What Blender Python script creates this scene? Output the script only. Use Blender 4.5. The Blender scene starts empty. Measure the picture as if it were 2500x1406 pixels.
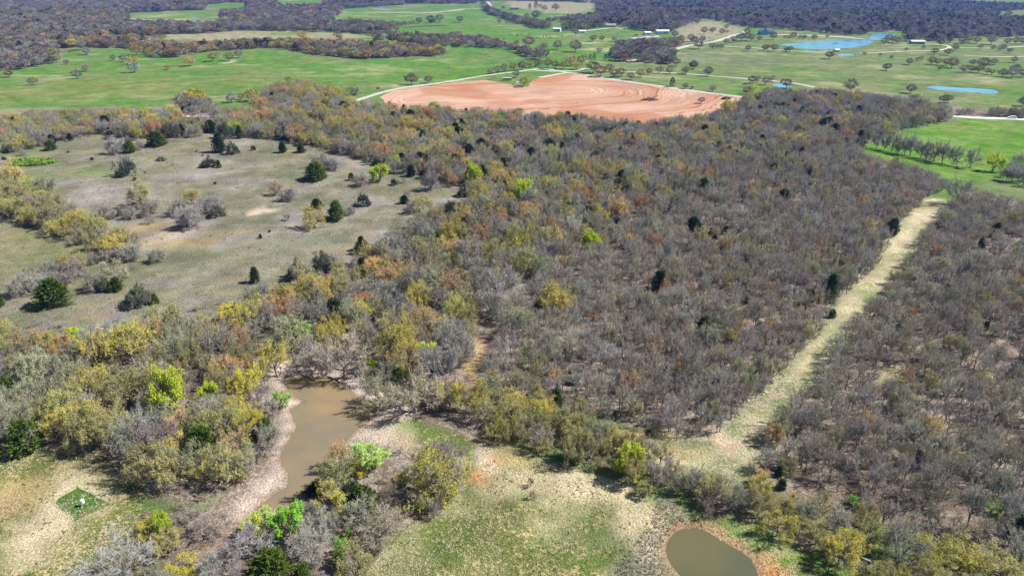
import bpy, math, random
import numpy as np
from mathutils import Vector
from mathutils.geometry import delaunay_2d_cdt, tessellate_polygon

rng = np.random.default_rng(11)
random.seed(11)
S = bpy.context.scene
COL = S.collection

# ------------------------------------------------------------------ camera, world, sun, exposure
CAM_H, PITCH, F = 90.0, math.radians(24.8), 1689.0      # F: focal length in pixels of a 2500 px wide frame
cam_d = bpy.data.cameras.new('drone_camera')
cam_d.sensor_width, cam_d.lens = 36.0, 36.0 * F / 2500.0
cam_d.clip_start, cam_d.clip_end = 1.0, 30000.0
cam = bpy.data.objects.new('drone_camera', cam_d)
cam.location = (0, 0, CAM_H)
cam.rotation_euler = (math.pi / 2 - PITCH, 0, 0)
COL.objects.link(cam)
S.camera = cam

SUN_EL, SUN_DIR = math.radians(47), Vector((-1.0, -0.06, 0)).normalized()   # shadows fall to the left
w = bpy.data.worlds.new('World')
S.world = w
w.use_nodes = True
nt = w.node_tree
bg = nt.nodes['Background']
sky = nt.nodes.new('ShaderNodeTexSky')
sky.sky_type = 'NISHITA'
sky.sun_disc = False
sky.sun_elevation = SUN_EL
sky.sun_rotation = math.atan2(-SUN_DIR.x, -SUN_DIR.y)
nt.links.new(sky.outputs[0], bg.inputs[0])
bg.inputs[1].default_value = 0.05
sl = bpy.data.lights.new('sun', 'SUN')
sl.energy, sl.angle, sl.color = 5.0, math.radians(0.5), (1.0, 0.965, 0.91)
so = bpy.data.objects.new('sun', sl)
d = Vector((SUN_DIR.x * math.cos(SUN_EL), SUN_DIR.y * math.cos(SUN_EL), -math.sin(SUN_EL)))
so.rotation_euler = d.to_track_quat('-Z', 'Y').to_euler()
so.location = (200, 0, 300)
COL.objects.link(so)
vs = S.view_settings
vs.view_transform, vs.look, vs.gamma, vs.use_curve_mapping = 'Standard', 'None', 1.0, False
vs.exposure = 0.78
S.cycles.max_bounces = 5
S.cycles.diffuse_bounces = 2
S.cycles.glossy_bounces = 2
S.cycles.transmission_bounces = 2
S.cycles.transparent_max_bounces = 4
S.cycles.volume_bounces = 0

# ------------------------------------------------------------------ picture <-> ground
CP, SP = math.cos(PITCH), math.sin(PITCH)

def ground(px, py):
    """ground point (x, y) seen at a pixel of the 2500x1406 photograph"""
    px, py = np.asarray(px, float), np.asarray(py, float)
    u, v = (px - 1250) / F, -(py - 703) / F
    dy, dz = CP + v * SP, -SP + v * CP
    dz = np.minimum(dz, -0.022)
    t = CAM_H / -dz
    return u * t, dy * t

def project(x, y, z):
    dx, dy, dz = x, y, z - CAM_H
    dep = np.maximum(dy * CP - dz * SP, 1.0)
    up = dy * SP + dz * CP
    return 1250 + F * dx / dep, 703 - F * up / dep, dep

def gp(poly):
    a = np.array(poly, float)
    x, y = ground(a[:, 0], a[:, 1])
    return np.stack([x, y], 1)

def inside(P, poly):
    x, y = P[:, 0], P[:, 1]
    r = np.zeros(len(P), bool)
    n = len(poly)
    for i in range(n):
        x0, y0 = poly[i]; x1, y1 = poly[(i + 1) % n]
        if y0 == y1: continue
        c = ((y0 > y) != (y1 > y)) & (x < (x1 - x0) * (y - y0) / (y1 - y0) + x0)
        r ^= c
    return r

def sdist(P, poly, reach):
    """signed distance, positive inside; -reach far away"""
    out = np.full(len(P), -reach, float)
    a = np.asarray(poly)
    lo, hi = a.min(0) - reach, a.max(0) + reach
    m = (P[:, 0] > lo[0]) & (P[:, 0] < hi[0]) & (P[:, 1] > lo[1]) & (P[:, 1] < hi[1])
    if not m.any(): return out
    Q = P[m]
    dmin = np.full(len(Q), 1e9)
    for i in range(len(a)):
        p, q = a[i], a[(i + 1) % len(a)]
        e = q - p
        L = max(e @ e, 1e-9)
        t = np.clip(((Q - p) @ e) / L, 0, 1)
        dmin = np.minimum(dmin, ((Q - p - t[:, None] * e) ** 2).sum(1))
    dd = np.sqrt(dmin)
    out[m] = np.clip(np.where(inside(Q, a), dd, -dd), -reach, None)
    return out

def hash2(i, j, s):
    n = (i.astype(np.int64) * 374761393 + j.astype(np.int64) * 668265263 + s * 974634) & 0xffffffff
    n = ((n ^ (n >> 13)) * 1274126177) & 0xffffffff
    return ((n ^ (n >> 16)) & 0xffff) / 65535.0

def vnoise(x, y, s=0):
    i, j = np.floor(x), np.floor(y)
    fx, fy = x - i, y - j
    fx, fy = fx * fx * (3 - 2 * fx), fy * fy * (3 - 2 * fy)
    a, b = hash2(i, j, s), hash2(i + 1, j, s)
    c, d = hash2(i, j + 1, s), hash2(i + 1, j + 1, s)
    return (a * (1 - fx) + b * fx) * (1 - fy) + (c * (1 - fx) + d * fx) * fy

def fbm(x, y, s=0):
    return (vnoise(x, y, s) * .5 + vnoise(x * 2.1, y * 2.1, s + 1) * .3 + vnoise(x * 4.3, y * 4.3, s + 2) * .2)

def sstep(a, b, x):
    t = np.clip((x - a) / (b - a), 0, 1)
    return t * t * (3 - 2 * t)

def chaikin(a, n=2):
    for _ in range(n):
        b = np.roll(a, -1, 0)
        a = np.stack([a * .75 + b * .25, a * .25 + b * .75], 1).reshape(-1, 2)
    return a

def chaikin_open(a, n=2):
    for _ in range(n):
        b = np.stack([a[:-1] * .75 + a[1:] * .25, a[:-1] * .25 + a[1:] * .75], 1).reshape(-1, 2)
        a = np.concatenate([a[:1], b, a[-1:]])
    return a

def ragged(a, amp, step):
    """cut the outline into short pieces and roughen it; both grow with distance"""
    out = []
    for i in range(len(a)):
        p, q = a[i], a[(i + 1) % len(a)]
        dist = max(60, math.hypot(*(p + q) / 2))
        n = max(1, int(math.hypot(*(q - p)) / (step * dist / 100)))
        e = q - p
        nn = np.array([-e[1], e[0]]) / max(1e-6, math.hypot(*e))
        for k in range(n):
            out.append(p + e * k / n + nn * rng.normal(0, amp) * dist / 100)
    return np.array(out)

def ribbon(px_pts, width, n=2):
    c = chaikin_open(gp(px_pts), n)
    t = np.gradient(c, axis=0)
    t /= np.maximum(np.linalg.norm(t, axis=1), 1e-6)[:, None]
    nn = np.stack([-t[:, 1], t[:, 0]], 1) * width / 2
    return np.concatenate([c + nn, (c - nn)[::-1]])

# ------------------------------------------------------------------ outlines read off the photograph
POND_A = [(689,914),(715,907),(745,912),(790,915),(830,925),(846,940),(876,964),(900,966),(916,984),(910,1008),(885,1025),(860,1045),
          (850,1060),(828,1078),(800,1110),(785,1140),(772,1165),(760,1195),(730,1222),(690,1236),(660,1228),(640,1236),(610,1238),
          (650,1208),(671,1189),(699,1177),(707,1159),(704,1143),(686,1125),(681,1097),(697,1072),(718,1046),(722,1022),
          (712,1000),(703,990),(722,981),(742,966),(720,962),(706,950),(696,930)]
POND_B = [(1652,1287),(1688,1281),(1714,1284),(1739,1299),(1778,1322),(1824,1348),(1846,1372),(1852,1410),(1830,1450),(1770,1470),
          (1710,1450),(1668,1406),(1639,1374),(1624,1340),(1630,1312)]
LAKE = [(1895,108),(1960,104),(2030,98),(2060,95),(2140,97),(2125,107),(2100,114),(2060,119),(2000,121),(1940,118),(1920,112)]
LAKE2 = [(2108,97),(2120,89),(2128,83),(2150,81),(2182,82),(2190,86),(2165,95),(2140,99)]
POOL = [(2262,211),(2285,209),(2320,213),(2400,216),(2438,221),(2437,229),(2400,227),(2330,222),(2265,217)]
POOL2 = [(1883,205),(1910,203),(1936,206),(1930,214),(1893,213)]
POOL3 = [(2040,132),(2062,130),(2090,132),(2085,137),(2050,137)]
POOL4 = [(462,44),(485,43),(490,46),(465,47)]
TOPLAKE = [(1420,-4),(1520,-4),(1524,2),(1440,3)]
POOL5 = [(910,18),(935,14),(950,16),(940,20),(915,21)]

RED = [(925,240),(960,225),(1050,210),(1100,202),(1180,196),(1225,203),(1258,209),(1290,212),(1300,197),(1320,189),(1380,183),(1420,183),
       (1550,205),(1700,227),(1806,242),(1800,262),(1775,300),(1660,325),(1560,330),(1480,318),(1400,300),(1200,288),(1050,280),(960,270)]
TRACK = [(2275,480),(2245,510),(2195,545),(2170,580),(2140,640),(2090,690),(2040,735),(2010,790),(1960,850),(1900,910),(1860,950),
         (1810,990),(1785,1040),(1735,1060),(1740,1085),(1640,1095),(1560,1075),(1470,1045),(1420,1042),(1500,1085),(1600,1125),(1700,1150),
         (1790,1180),(1835,1150),(1870,1110),(1900,1060),(1930,1000),(1960,950),(2010,900),(2070,840),(2120,760),(2190,690),(2240,620),
         (2300,530),(2325,485)]
LANE = [(2280,482),(2250,512),(2203,545),(2180,580),(2152,640),(2104,690),(2056,735),(2026,790),(1976,850),(1918,910),(1880,950),(1832,990),(1806,1040),(1750,1056),(1740,1090),(1790,1110),(1830,1120),(1862,1090),(1890,1050),(1918,1000),(1948,950),(1998,900),(2056,840),(2106,760),(2178,690),(2230,620),(2292,530),(2320,487)]
FIELD_R = [(860,1480),(880,1406),(930,1360),(965,1325),(1000,1290),(1040,1255),(1095,1225),(1140,1200),(1165,1180),(1185,1120),(1150,1075),(1210,1085),(1280,1100),
           (1400,1140),(1500,1180),(1600,1215),(1640,1240),(1700,1275),(1760,1295),(1860,1330),(1960,1380),(2060,1440),(2100,1500),(1500,1560)]
FIELD_L = [(-300,1090),(0,1100),(120,1108),(220,1110),(285,1135),(320,1185),(350,1225),(350,1255),(330,1300),(250,1370),(200,1406),(150,1500),(-300,1500)]
DAM = [(1600,1215),(1640,1225),(1680,1262),(1642,1280),(1622,1310),(1612,1345),(1640,1390),(1680,1440),(1650,1500),(1430,1500),(1490,1406),(1540,1345),(1590,1280)]
CLEAR = [(-300,385),(0,374),(130,352),(250,326),(330,345),(400,340),(520,326),(600,336),(700,347),(830,378),(920,405),(1010,435),
         (1120,455),(1210,462),(1200,485),(1090,505),(1000,548),(910,605),(840,648),(730,690),(650,745),(560,790),(450,830),(300,850),
         (100,850),(-300,860)]
CLEAR_GREEN = [(-300,520),(0,522),(100,555),(190,600),(230,640),(190,680),(100,690),(-300,720)]
RFIELD = [(2080,358),(2140,345),(2190,322),(2290,303),(2345,290),(2420,292),(2500,298),(2760,320),(2760,480),(2560,440),(2470,405),(2420,440),(2380,445),(2345,470),
          (2330,495),(2285,492),(2300,470),(2325,445),(2290,420),(2230,400),(2160,385)]
RFIELD2 = [(2360,445),(2420,425),(2480,450),(2760,520),(2760,560),(2480,490),(2400,465)]
BEIGE1 = [(230,100),(330,93),(470,85),(545,79),(600,76),(750,79),(905,86),(880,96),(780,96),(600,94),(480,100),(330,99)]
BEIGE2 = [(1640,85),(1660,66),(1715,50),(1780,60),(1830,70),(1800,85),(1740,102),(1690,110),(1670,100)]
TOPF = [(310,50),(315,33),(345,30),(430,27),(538,24),(540,45),(530,54),(400,51)]
TOPF2 = [(505,22),(500,12),(560,8),(612,9),(600,18),(560,23)]
TOPF3 = [(662,-2),(800,-2),(780,10),(690,12)]
TOPF4 = [(1225,3),(1390,5),(1460,12),(1440,28),(1400,36),(1340,34),(1290,25),(1235,17)]
TOPF5 = [(2385,36),(2500,25),(2800,18),(2800,40),(2500,39),(2420,40)]
TOPF6 = [(2260,-3),(2500,-12),(2800,-12),(2800,8),(2500,9),(2380,4)]
MIDF = [(800,62),(830,30),(1190,10),(1230,45),(1320,72),(1500,62),(1640,90),(1500,120),(1330,150),(1130,120),(1090,140),(1090,108),(1060,100),(960,88),(800,82)]

# woodland silhouettes (tree tops included): name, outline, spacing, crown width range, height factor, kinds, tree style
MAIN = [(-300,285),(0,278),(60,268),(200,265),(330,265),(420,262),(430,240),(470,222),(510,238),(530,258),(600,262),(640,225),(680,200),
        (740,195),(800,213),(850,223),(862,245),(920,250),(1000,256),(1100,262),(1200,266),(1300,272),(1400,275),(1500,287),(1570,293),
        (1640,285),(1730,282),(1760,260),(1810,240),(1860,225),(1950,218),(2050,215),(2150,230),(2250,240),(2340,262),(2500,280),(2760,300),(2760,316),(2500,296),(2350,285),
        (2300,300),(2190,320),(2130,345),(2090,355),(2150,388),(2230,405),(2290,425),(2325,455),(2275,480),(2245,510),(2195,545),(2170,580),
        (2160,640),(2112,690),(2064,735),(2035,790),(1985,850),(1925,910),(1885,950),(1840,990),(1812,1035),(1755,1062),(1640,1085),
        (1480,1035),(1300,990),(1200,960),(1150,985),(1050,1010),(1000,990),(930,955),(870,925),(840,905),(760,895),(690,885),(640,860),
        (640,740),(720,680),(830,640),(900,600),(990,545),(1080,500),(1190,480),(1200,462),(1120,452),(1010,432),(920,402),(830,376),
        (700,346),(600,336),(520,326),(440,336),(330,345),(250,324),(130,351),(0,373),(-300,385)]
YOUNG = [(1200,960),(1170,860),(1230,750),(1330,690),(1450,620),(1560,560),(1700,470),(1850,400),(2000,380),(2150,390),(2290,425),(2325,455),
         (2275,480),(2245,510),(2195,545),(2170,580),(2160,640),(2112,690),(2064,735),(2035,790),(1985,850),(1925,910),(1885,950),
         (1840,990),(1812,1035),(1755,1062),(1640,1085),(1480,1035),(1300,990)]
RIGHTW = [(2325,490),(2345,470),(2400,465),(2480,492),(2780,570),(2900,1560),(2600,1480),(2380,1365),(2200,1300),(2000,1250),(1860,1210),(1818,1150),
          (1855,1100),(1905,1000),(1988,900),(2098,760),(2222,620),(2285,530)]
LEFTW = [(-300,800),(0,790),(100,792),(300,790),(450,770),(560,740),(640,700),(690,880),(640,870),(630,890),(680,905),(692,960),(704,1015),
         (690,1055),(674,1100),(640,1150),(580,1190),(520,1225),(360,1225),(315,1185),(285,1132),(220,1108),(120,1105),(0,1100),(-300,1090)]
BOTW = [(340,1260),(420,1232),(560,1228),(640,1250),(700,1245),(750,1205),(780,1160),(800,1115),(850,1070),(900,1085),(1000,1085),(1090,1080),(1140,1110),
        (1145,1180),(1060,1235),(985,1290),(935,1345),(880,1406),(850,1500),(150,1500),(210,1406),(255,1370),(325,1295)]
HEDGE = [(1180,965),(1290,985),(1420,1032),(1500,1075),(1600,1115),(1700,1140),(1850,1190),(1990,1235),(2150,1280),(2300,1330),(2500,1400),(2650,1480),(2600,1560),(2100,1500),
         (2050,1406),(1960,1350),(1860,1290),(1740,1262),(1650,1215),(1560,1190),(1400,1135),(1280,1090),(1200,1075),(1110,1010)]
LHEDGE = [(-300,430),(0,438),(60,452),(150,488),(230,528),(300,568),(350,600),(345,640),(260,640),(190,595),(90,550),(0,520),(-300,515)]
LHEDGE2 = [(20,680),(60,650),(190,640),(215,665),(200,700),(120,725),(30,720)]
RROW = [(2460,395),(2500,375),(2760,420),(2760,500),(2600,470),(2500,455),(2440,440)]

F1 = [(-400,-18),(835,-18),(835,35),(800,50),(820,62),(905,70),(905,82),(760,79),(600,75),(545,79),(470,85),(330,93),(225,101),(150,108),
      (150,120),(135,140),(150,152),(60,172),(0,176),(-400,190)]
F2 = [(135,128),(150,112),(200,105),(245,100),(340,99),(480,101),(600,94),(700,91),(780,95),(900,98),(1000,106),(1060,111),(1088,120),
      (1090,133),(1070,139),(980,141),(870,145),(810,138),(760,133),(660,120),(620,121),(520,125),(480,130),(440,140),(400,141),(365,139),
      (345,125),(300,118),(250,121),(150,120)]
F3 = [(800,76),(800,54),(870,49),(920,49),(975,54),(1100,47),(1105,54),(985,63),(960,69),(900,71)]
F3B = [(860,76),(960,76),(1010,79),(1060,82),(1112,77),(1125,85),(1180,84),(1235,104),(1300,119),(1335,124),(1335,146),(1300,146),(1260,132),
       (1200,122),(1120,117),(1095,108),(1060,101),(960,91),(860,85)]
F4 = [(1175,10),(1200,16),(1240,33),(1290,43),(1340,53),(1348,69),(1310,69),(1260,56),(1200,37),(1180,25)]
F6 = [(835,-18),(2900,-18),(2900,88),(2500,90),(2440,92),(2392,88),(2330,94),(2320,106),(2250,100),(2190,107),(2190,100),(2230,82),(2190,75),
      (2130,79),(2104,90),(2040,85),(1990,78),(1900,72),(1834,70),(1780,58),(1715,48),(1700,62),(1645,80),(1560,76),(1500,62),(1450,60),
      (1350,54),(1335,47),(1400,37),(1450,33),(1462,16),(1440,8),(1300,3),(1190,4),(1150,10),(1000,12),(835,22)]
F7 = [(1495,122),(1505,100),(1540,95),(1600,96),(1680,92),(1692,104),(1650,122),(1600,130),(1650,135),(1668,150),(1640,158),(1540,152),(1495,150)]
F8 = [(1365,75),(1375,62),(1430,58),(1470,62),(1480,72),(1430,76)]
FRIGHT = [(2350,290),(2345,268),(2420,262),(2500,262),(2760,280),(2760,312),(2500,292)]
RED_SEEN = [(925,240),(960,225),(1180,196),(1258,209),(1290,212),(1320,189),(1420,183),(1550,205),(1700,227),(1806,242),(1755,262),(1735,282),(1640,288),(1600,293),(1560,296),(1480,288),(1400,277),(1300,274),(1200,264),(1100,260),(1000,252)]
NO_TREES_PX = [TOPF, TOPF2, TOPF3, TOPF4, TOPF5, TOPF6, TOPLAKE, BEIGE1, BEIGE2, LAKE, LAKE2, RED_SEEN]

ROADS = [  # name, centre line, width, colour kind
    ('gravel_road', [(240,292),(375,286),(460,283),(520,282),(600,278),(760,262),(840,256),(883,243),(960,222),(1034,209),(1110,196),(1196,185),(1268,176),(1300,171),(1326,168),(1345,172),(1383,179),(1392,180)], 5.0),
    ('gravel_road', [(1318,190),(1340,186),(1370,181),(1392,179),(1448,186),(1520,198),(1610,213),(1700,227),(1815,242),(1850,247)], 5.0),
    ('gravel_road', [(1300,172),(1340,176),(1383,176),(1415,175),(1426,170),(1440,171),(1466,176),(1530,176),(1600,174),(1665,176),(1744,185),(1852,196),(1924,202),(1989,213)], 4.0),
    ('gravel_road', [(1540,150),(1622,130),(1665,119),(1690,109),(1744,104),(1770,96),(1800,85),(1823,77)], 8.0),
    ('dirt_road', [(1755,113),(1830,117),(1924,124),(2020,127),(2104,129),(2200,128),(2284,126),(2310,122),(2320,117),(2309,110),(2280,108),(2250,109)], 4.5),
    ('dirt_road', [(2284,126),(2338,117),(2428,115),(2520,113)], 4.0),
    ('dirt_road', [(2356,137),(2430,139),(2500,138),(2620,139)], 4.0),
    ('dam_road', [(1890,84),(1960,86),(2032,90),(2080,94),(2110,96),(2160,99)], 8.0),
    ('paved_road', [(2300,279),(2342,284),(2392,288),(2464,291),(2500,293),(2760,312)], 6.5),
    ('gravel_road', [(780,31),(829,30),(930,32),(1027,33),(1088,30),(1142,22),(1180,20),(1196,22),(1197,14),(1192,6)], 9.0),
    ('dirt_road', [(190,42),(230,40),(300,46),(330,49),(400,52),(450,53),(540,53)], 7.0),
    ('farm_yard', [(1430,76),(1470,73),(1497,70),(1520,72)], 9.0),
    ('farm_yard', [(1545,92),(1580,90),(1610,90)], 16.0),
]

# soft patches of ground cover: x, y, half width, half height (pixels), kind, strength
PATCHES = [
    (75,394,62,9,'bright',1.0),(40,440,60,18,'brightmix',.9),(370,393,45,9,'brightmix',.9),(200,420,120,16,'brightmix',.35),(80,455,60,12,'brightmix',.8),(270,430,60,10,'brightmix',.4),
    (200,1225,66,36,'plot',0),(350,1420,180,60,'nfgreen',.5),(90,1300,90,34,'straw',.75),(170,1175,70,35,'straw',.7),(40,1210,90,50,'strawtan',.85),(60,1360,60,40,'palestraw',.7),(110,1270,60,50,'palestraw',.7),
    (190,1225,100,50,'straw',.75),(1300,1180,150,45,'straw',.65),(1470,1205,130,30,'straw',.7),(1560,1260,70,45,'straw',.7),(1440,1330,60,60,'nfgreen',.7),
    (1060,1330,120,50,'nfgreen',.5),(1220,1120,50,40,'strawtan',.5),(1190,1120,28,45,'palesand',.9),(1168,1165,26,16,'orange',.8),(1210,1120,7,22,'orange',.9),
    (985,1045,45,20,'bright2',.8),(930,1040,60,30,'palesand',.8),(960,1075,60,25,'palesand',.6),
    (1155,905,34,45,'tan',1.0),(1190,840,22,40,'litterpink',1.0),(1160,870,24,40,'strawtan',.9),
    (380,890,40,14,'bright2',.9),(330,905,25,8,'tan',.7),(650,890,40,20,'pinksand',.8),
    (645,513,46,6,'palesand',.9),(722,511,40,4,'palesand',.8),(630,522,22,4,'palesand',.9),(390,590,60,34,'palesand',.5),(340,560,60,20,'tan',.8),(470,600,70,16,'tan',.7),(560,570,80,8,'tan',.5),
    (280,470,110,24,'claylilac',.7),(480,430,90,16,'claylilac',.5),(170,490,60,15,'claylilac',.6),(540,640,160,30,'claygreen',.5),(700,600,120,30,'claygreen',.5),
    (460,305,70,16,'tan',.6),(290,325,40,9,'tan',.7),(360,340,30,12,'pinksand',.5),(500,322,40,8,'tan',.5),
    (1765,1082,34,26,'palesand',1.0),(1520,1072,130,26,'strawtan',1.0),(1640,1108,80,18,'strawtan',.9),(1690,1112,60,10,'straw',.7),(1830,1120,30,16,'straw',.4),(2250,525,35,22,'palestraw',.8),(2180,600,30,35,'palestraw',.7),(2080,740,40,40,'palestraw',.5),(2270,510,40,12,'nfgreen',.4),
    (2130,735,18,34,'bright2',.6),(1915,1010,18,20,'bright2',.5),(2305,470,18,10,'bright',.9),(2040,800,20,30,'bright2',.35),
    (2180,940,50,30,'olive',.6),(2160,905,40,20,'olive',.5),(2430,640,60,12,'olive',.5),(2350,575,50,10,'tan',.4),(2250,1195,40,14,'olive',.5),(2330,1150,50,20,'olive',.4),
    (1880,1380,22,34,'orange',.9),(1960,1370,60,14,'bright2',.8),(2060,1390,50,16,'bright2',.8),(2250,1330,60,18,'bright2',.5),(2330,1390,150,40,'olive',.8),(2200,1350,120,25,'bright2',.6),(2100,1310,90,18,'olive',.7),(1950,1260,60,14,'olive',.6),(1750,1200,80,14,'strawtan',.6),(1640,1130,80,12,'straw',.6),(2450,1260,60,20,'olive',.6),
    (2390,335,150,22,'bright',.9),(2300,340,60,14,'brightmix',.7),(2400,430,40,12,'bright',.9),(2220,400,40,5,'bright2',.6),
    (1300,195,70,9,'olivegrass',.7),(1700,192,110,14,'bright2',.5),(1640,190,60,6,'straw',.25),(1560,185,40,6,'straw',.3),
    (1390,85,20,2,'straw',.6),(1440,105,40,3,'straw',.5),(1480,120,60,5,'straw',.5),(1480,95,30,3,'straw',.4),
    (400,38,40,4,'straw',.5),(430,42,80,5,'bright',.5),(460,48,40,2,'straw',.4),(690,82,60,4,'bright2',.6),
    (1850,150,120,10,'claygreen',.6),(2160,150,120,12,'olivegrass',.6),(2060,210,110,8,'tan',.35),(2280,230,120,12,'olivegrass',.7),(2400,195,60,10,'straw',.3),(2420,205,50,5,'tan',.5),
    (1900,180,80,8,'bright2',.4),(2180,175,70,8,'bright2',.4),(2440,240,70,18,'bright',.5),(2000,225,40,6,'tan',.4),
    (1100,60,120,12,'bright2',.3),(1200,85,120,14,'bright2',.25),(1020,160,180,12,'bright2',.4),(700,160,140,10,'bright2',.4),(300,160,200,12,'bright2',.35),(250,215,300,30,'fieldolive',.55),(560,150,16,3,'palesand',.7),(640,195,120,18,'fieldolive',.4),
    (1680,145,120,6,'claylilac',.35),(1960,160,60,5,'claylilac',.3),
]

C = {  # base colour, second colour, share of the second
    'pasture': ((.085,.215,.038), (.185,.245,.075), .38), 'fieldolive': ((.17,.20,.055), (.25,.235,.10), .5),
    'bright': ((.10,.24,.025), (.21,.26,.075), .46), 'brightmix': ((.10,.27,.02), (.30,.28,.17), .4), 'bright2': ((.10,.22,.03), (.20,.22,.07), .35),
    'litter': ((.19,.145,.115), (.30,.255,.205), .46), 'litterpink': ((.30,.20,.16), (.36,.27,.20), .4), 'clearing': ((.175,.172,.115), (.26,.235,.18), .45),
    'cleargreen': ((.16,.185,.08), (.24,.22,.125), .45), 'claylilac': ((.28,.255,.235), (.34,.31,.285), .5), 'claygreen': ((.155,.17,.095), (.23,.215,.145), .4),
    'straw': ((.60,.51,.345), (.30,.29,.13), .34), 'strawtan': ((.43,.32,.16), (.30,.26,.10), .35), 'palestraw': ((.55,.47,.32), (.36,.33,.16), .3), 'trackgreen': ((.225,.24,.125), (.42,.37,.25), .42),
    'nearfield': ((.15,.165,.055), (.42,.345,.18), .40), 'nfgreen': ((.105,.155,.04), (.30,.27,.11), .34), 'sand': ((.42,.32,.25), (.35,.245,.19), .4),
    'pinksand': ((.62,.52,.44), (.47,.37,.31), .4), 'palesand': ((.58,.48,.36), (.46,.34,.22), .35), 'orange': ((.47,.21,.085), (.52,.33,.18), .4), 'tan': ((.38,.29,.16), (.28,.24,.13), .4),
    'dam': ((.32,.295,.24), (.23,.23,.165), .4), 'beige': ((.32,.29,.19), (.26,.27,.13), .4), 'olivegrass': ((.135,.205,.065), (.22,.225,.12), .42),
    'olive': ((.24,.24,.09), (.30,.26,.14), .4), 'plot': ((.07,.17,.03), (.18,.16,.07), .44), 'bed': ((.16,.11,.06), (.2,.14,.08), .3), 'wet': ((.24,.17,.115), (.30,.22,.16), .4), 'hedgefloor': ((.20,.195,.085), (.20,.155,.12), .42), 'bankmud': ((.34,.25,.16), (.40,.27,.15), .4),
}

# ------------------------------------------------------------------ the lie of the land
PA, PB = chaikin(gp(POND_A), 2), chaikin(gp(POND_B), 2)
WATERS = [('brown_pond', PA, -1.2), ('olive_pond', PB, -0.6)]
for nm, q in (('blue_lake', LAKE), ('upper_lake', LAKE2), ('stock_pool', POOL), ('stock_pool', POOL2), ('stock_pool', POOL3), ('stock_pool', POOL4), ('far_lake', TOPLAKE), ('stock_pool', POOL5)):
    WATERS.append((nm, chaikin(gp(q), 2), -0.3))

def height(x, y):
    x, y = np.asarray(x, float), np.asarray(y, float)
    h = 0.7 * np.sin(x / 41 + 1.3 * np.sin(y / 77)) * np.sin(y / 53 + 0.7) + 0.5 * np.sin(x / 19 + y / 31) * sstep(120, 260, np.hypot(x, y)) * 0.5
    h = h * (1 + np.clip(np.hypot(x, y) / 1500, 0, 1))
    P = np.stack([x.ravel(), y.ravel()], 1)
    h = h.ravel().copy()
    for nm, poly, lev in WATERS:
        reach = 22.0
        s = sdist(P, poly, reach)
        m = s > -reach
        if not m.any(): continue
        k = sstep(-reach, -3, s[m])
        bank = lev + np.where(s[m] > 0, -np.minimum(s[m] * .35, 1.6), np.minimum(-s[m] * .22, abs(lev) + .25))
        h[m] = h[m] * (1 - k) + bank * k
    return h.reshape(x.shape)

def H1(x, y):
    return float(height(np.array([x]), np.array([y]))[0])

def at(px, py):
    x, y = ground(px, py)
    return Vector((float(x), float(y), H1(x, y)))

# ------------------------------------------------------------------ small helpers for objects
def tag(o, label=None, cat=None, group=None, kind=None):
    if label: o['label'] = label
    if cat: o['category'] = cat
    if group: o['group'] = group
    if kind: o['kind'] = kind
    return o

def link(name, me, parent=None):
    o = bpy.data.objects.new(name, me)
    COL.objects.link(o)
    if parent: o.parent = parent
    return o

def thing(name, loc, label, cat, group=None, rz=0.0, scale=None):
    o = bpy.data.objects.new(name, None)
    o.empty_display_size = 0.3
    COL.objects.link(o)
    o.location = loc
    o.rotation_euler = (0, 0, rz)
    if scale: o.scale = scale
    return tag(o, label, cat, group)

class MB:
    """collects geometry for one mesh"""
    def __init__(s): s.v, s.f, s.m = [], [], []
    def add(s, verts, faces, mat=0):
        b = len(s.v)
        s.v.extend([tuple(q) for q in verts])
        for f in faces:
            s.f.append([i + b for i in f]); s.m.append(mat)
    def box(s, x0, x1, y0, y1, z0, z1, mat=0):
        s.add([(x0,y0,z0),(x1,y0,z0),(x1,y1,z0),(x0,y1,z0),(x0,y0,z1),(x1,y0,z1),(x1,y1,z1),(x0,y1,z1)],
              [(0,3,2,1),(4,5,6,7),(0,1,5,4),(1,2,6,5),(2,3,7,6),(3,0,4,7)], mat)
    def tube(s, pts, rad, n=5, mat=0, cap=False):
        b = len(s.v)
        pts = [np.asarray(p, float) for p in pts]
        for i, p in enumerate(pts):
            t = pts[min(i + 1, len(pts) - 1)] - pts[max(i - 1, 0)]
            t = t / max(1e-9, math.sqrt(t @ t))
            a = np.array((0, 0, 1.)) if abs(t[2]) < .9 else np.array((1., 0, 0))
            u = np.cross(t, a); u /= math.sqrt(u @ u)
            q = np.cross(t, u)
            for k in range(n):
                an = 2 * math.pi * k / n
                s.v.append(tuple(p + rad[i] * (math.cos(an) * u + math.sin(an) * q)))
        for i in range(len(pts) - 1):
            for k in range(n):
                s.f.append([b + i*n + k, b + i*n + (k+1) % n, b + (i+1)*n + (k+1) % n, b + (i+1)*n + k]); s.m.append(mat)
        if cap:
            s.f.append([b + (len(pts)-1)*n + k for k in range(n)]); s.m.append(mat)
            s.f.append([b + n - 1 - k for k in range(n)]); s.m.append(mat)
    def mesh(s, name, mats, smooth=False):
        me = bpy.data.meshes.new(name)
        me.from_pydata(s.v, [], s.f)
        for m in mats: me.materials.append(m)
        if len(mats) > 1: me.polygons.foreach_set('material_index', s.m)
        if smooth: me.polygons.foreach_set('use_smooth', [True] * len(s.f))
        me.update()
        return me
    def build(s, name, mats, parent=None, smooth=False):
        return link(name, s.mesh(name, mats if isinstance(mats, (list, tuple)) else [mats], smooth), parent)

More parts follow.
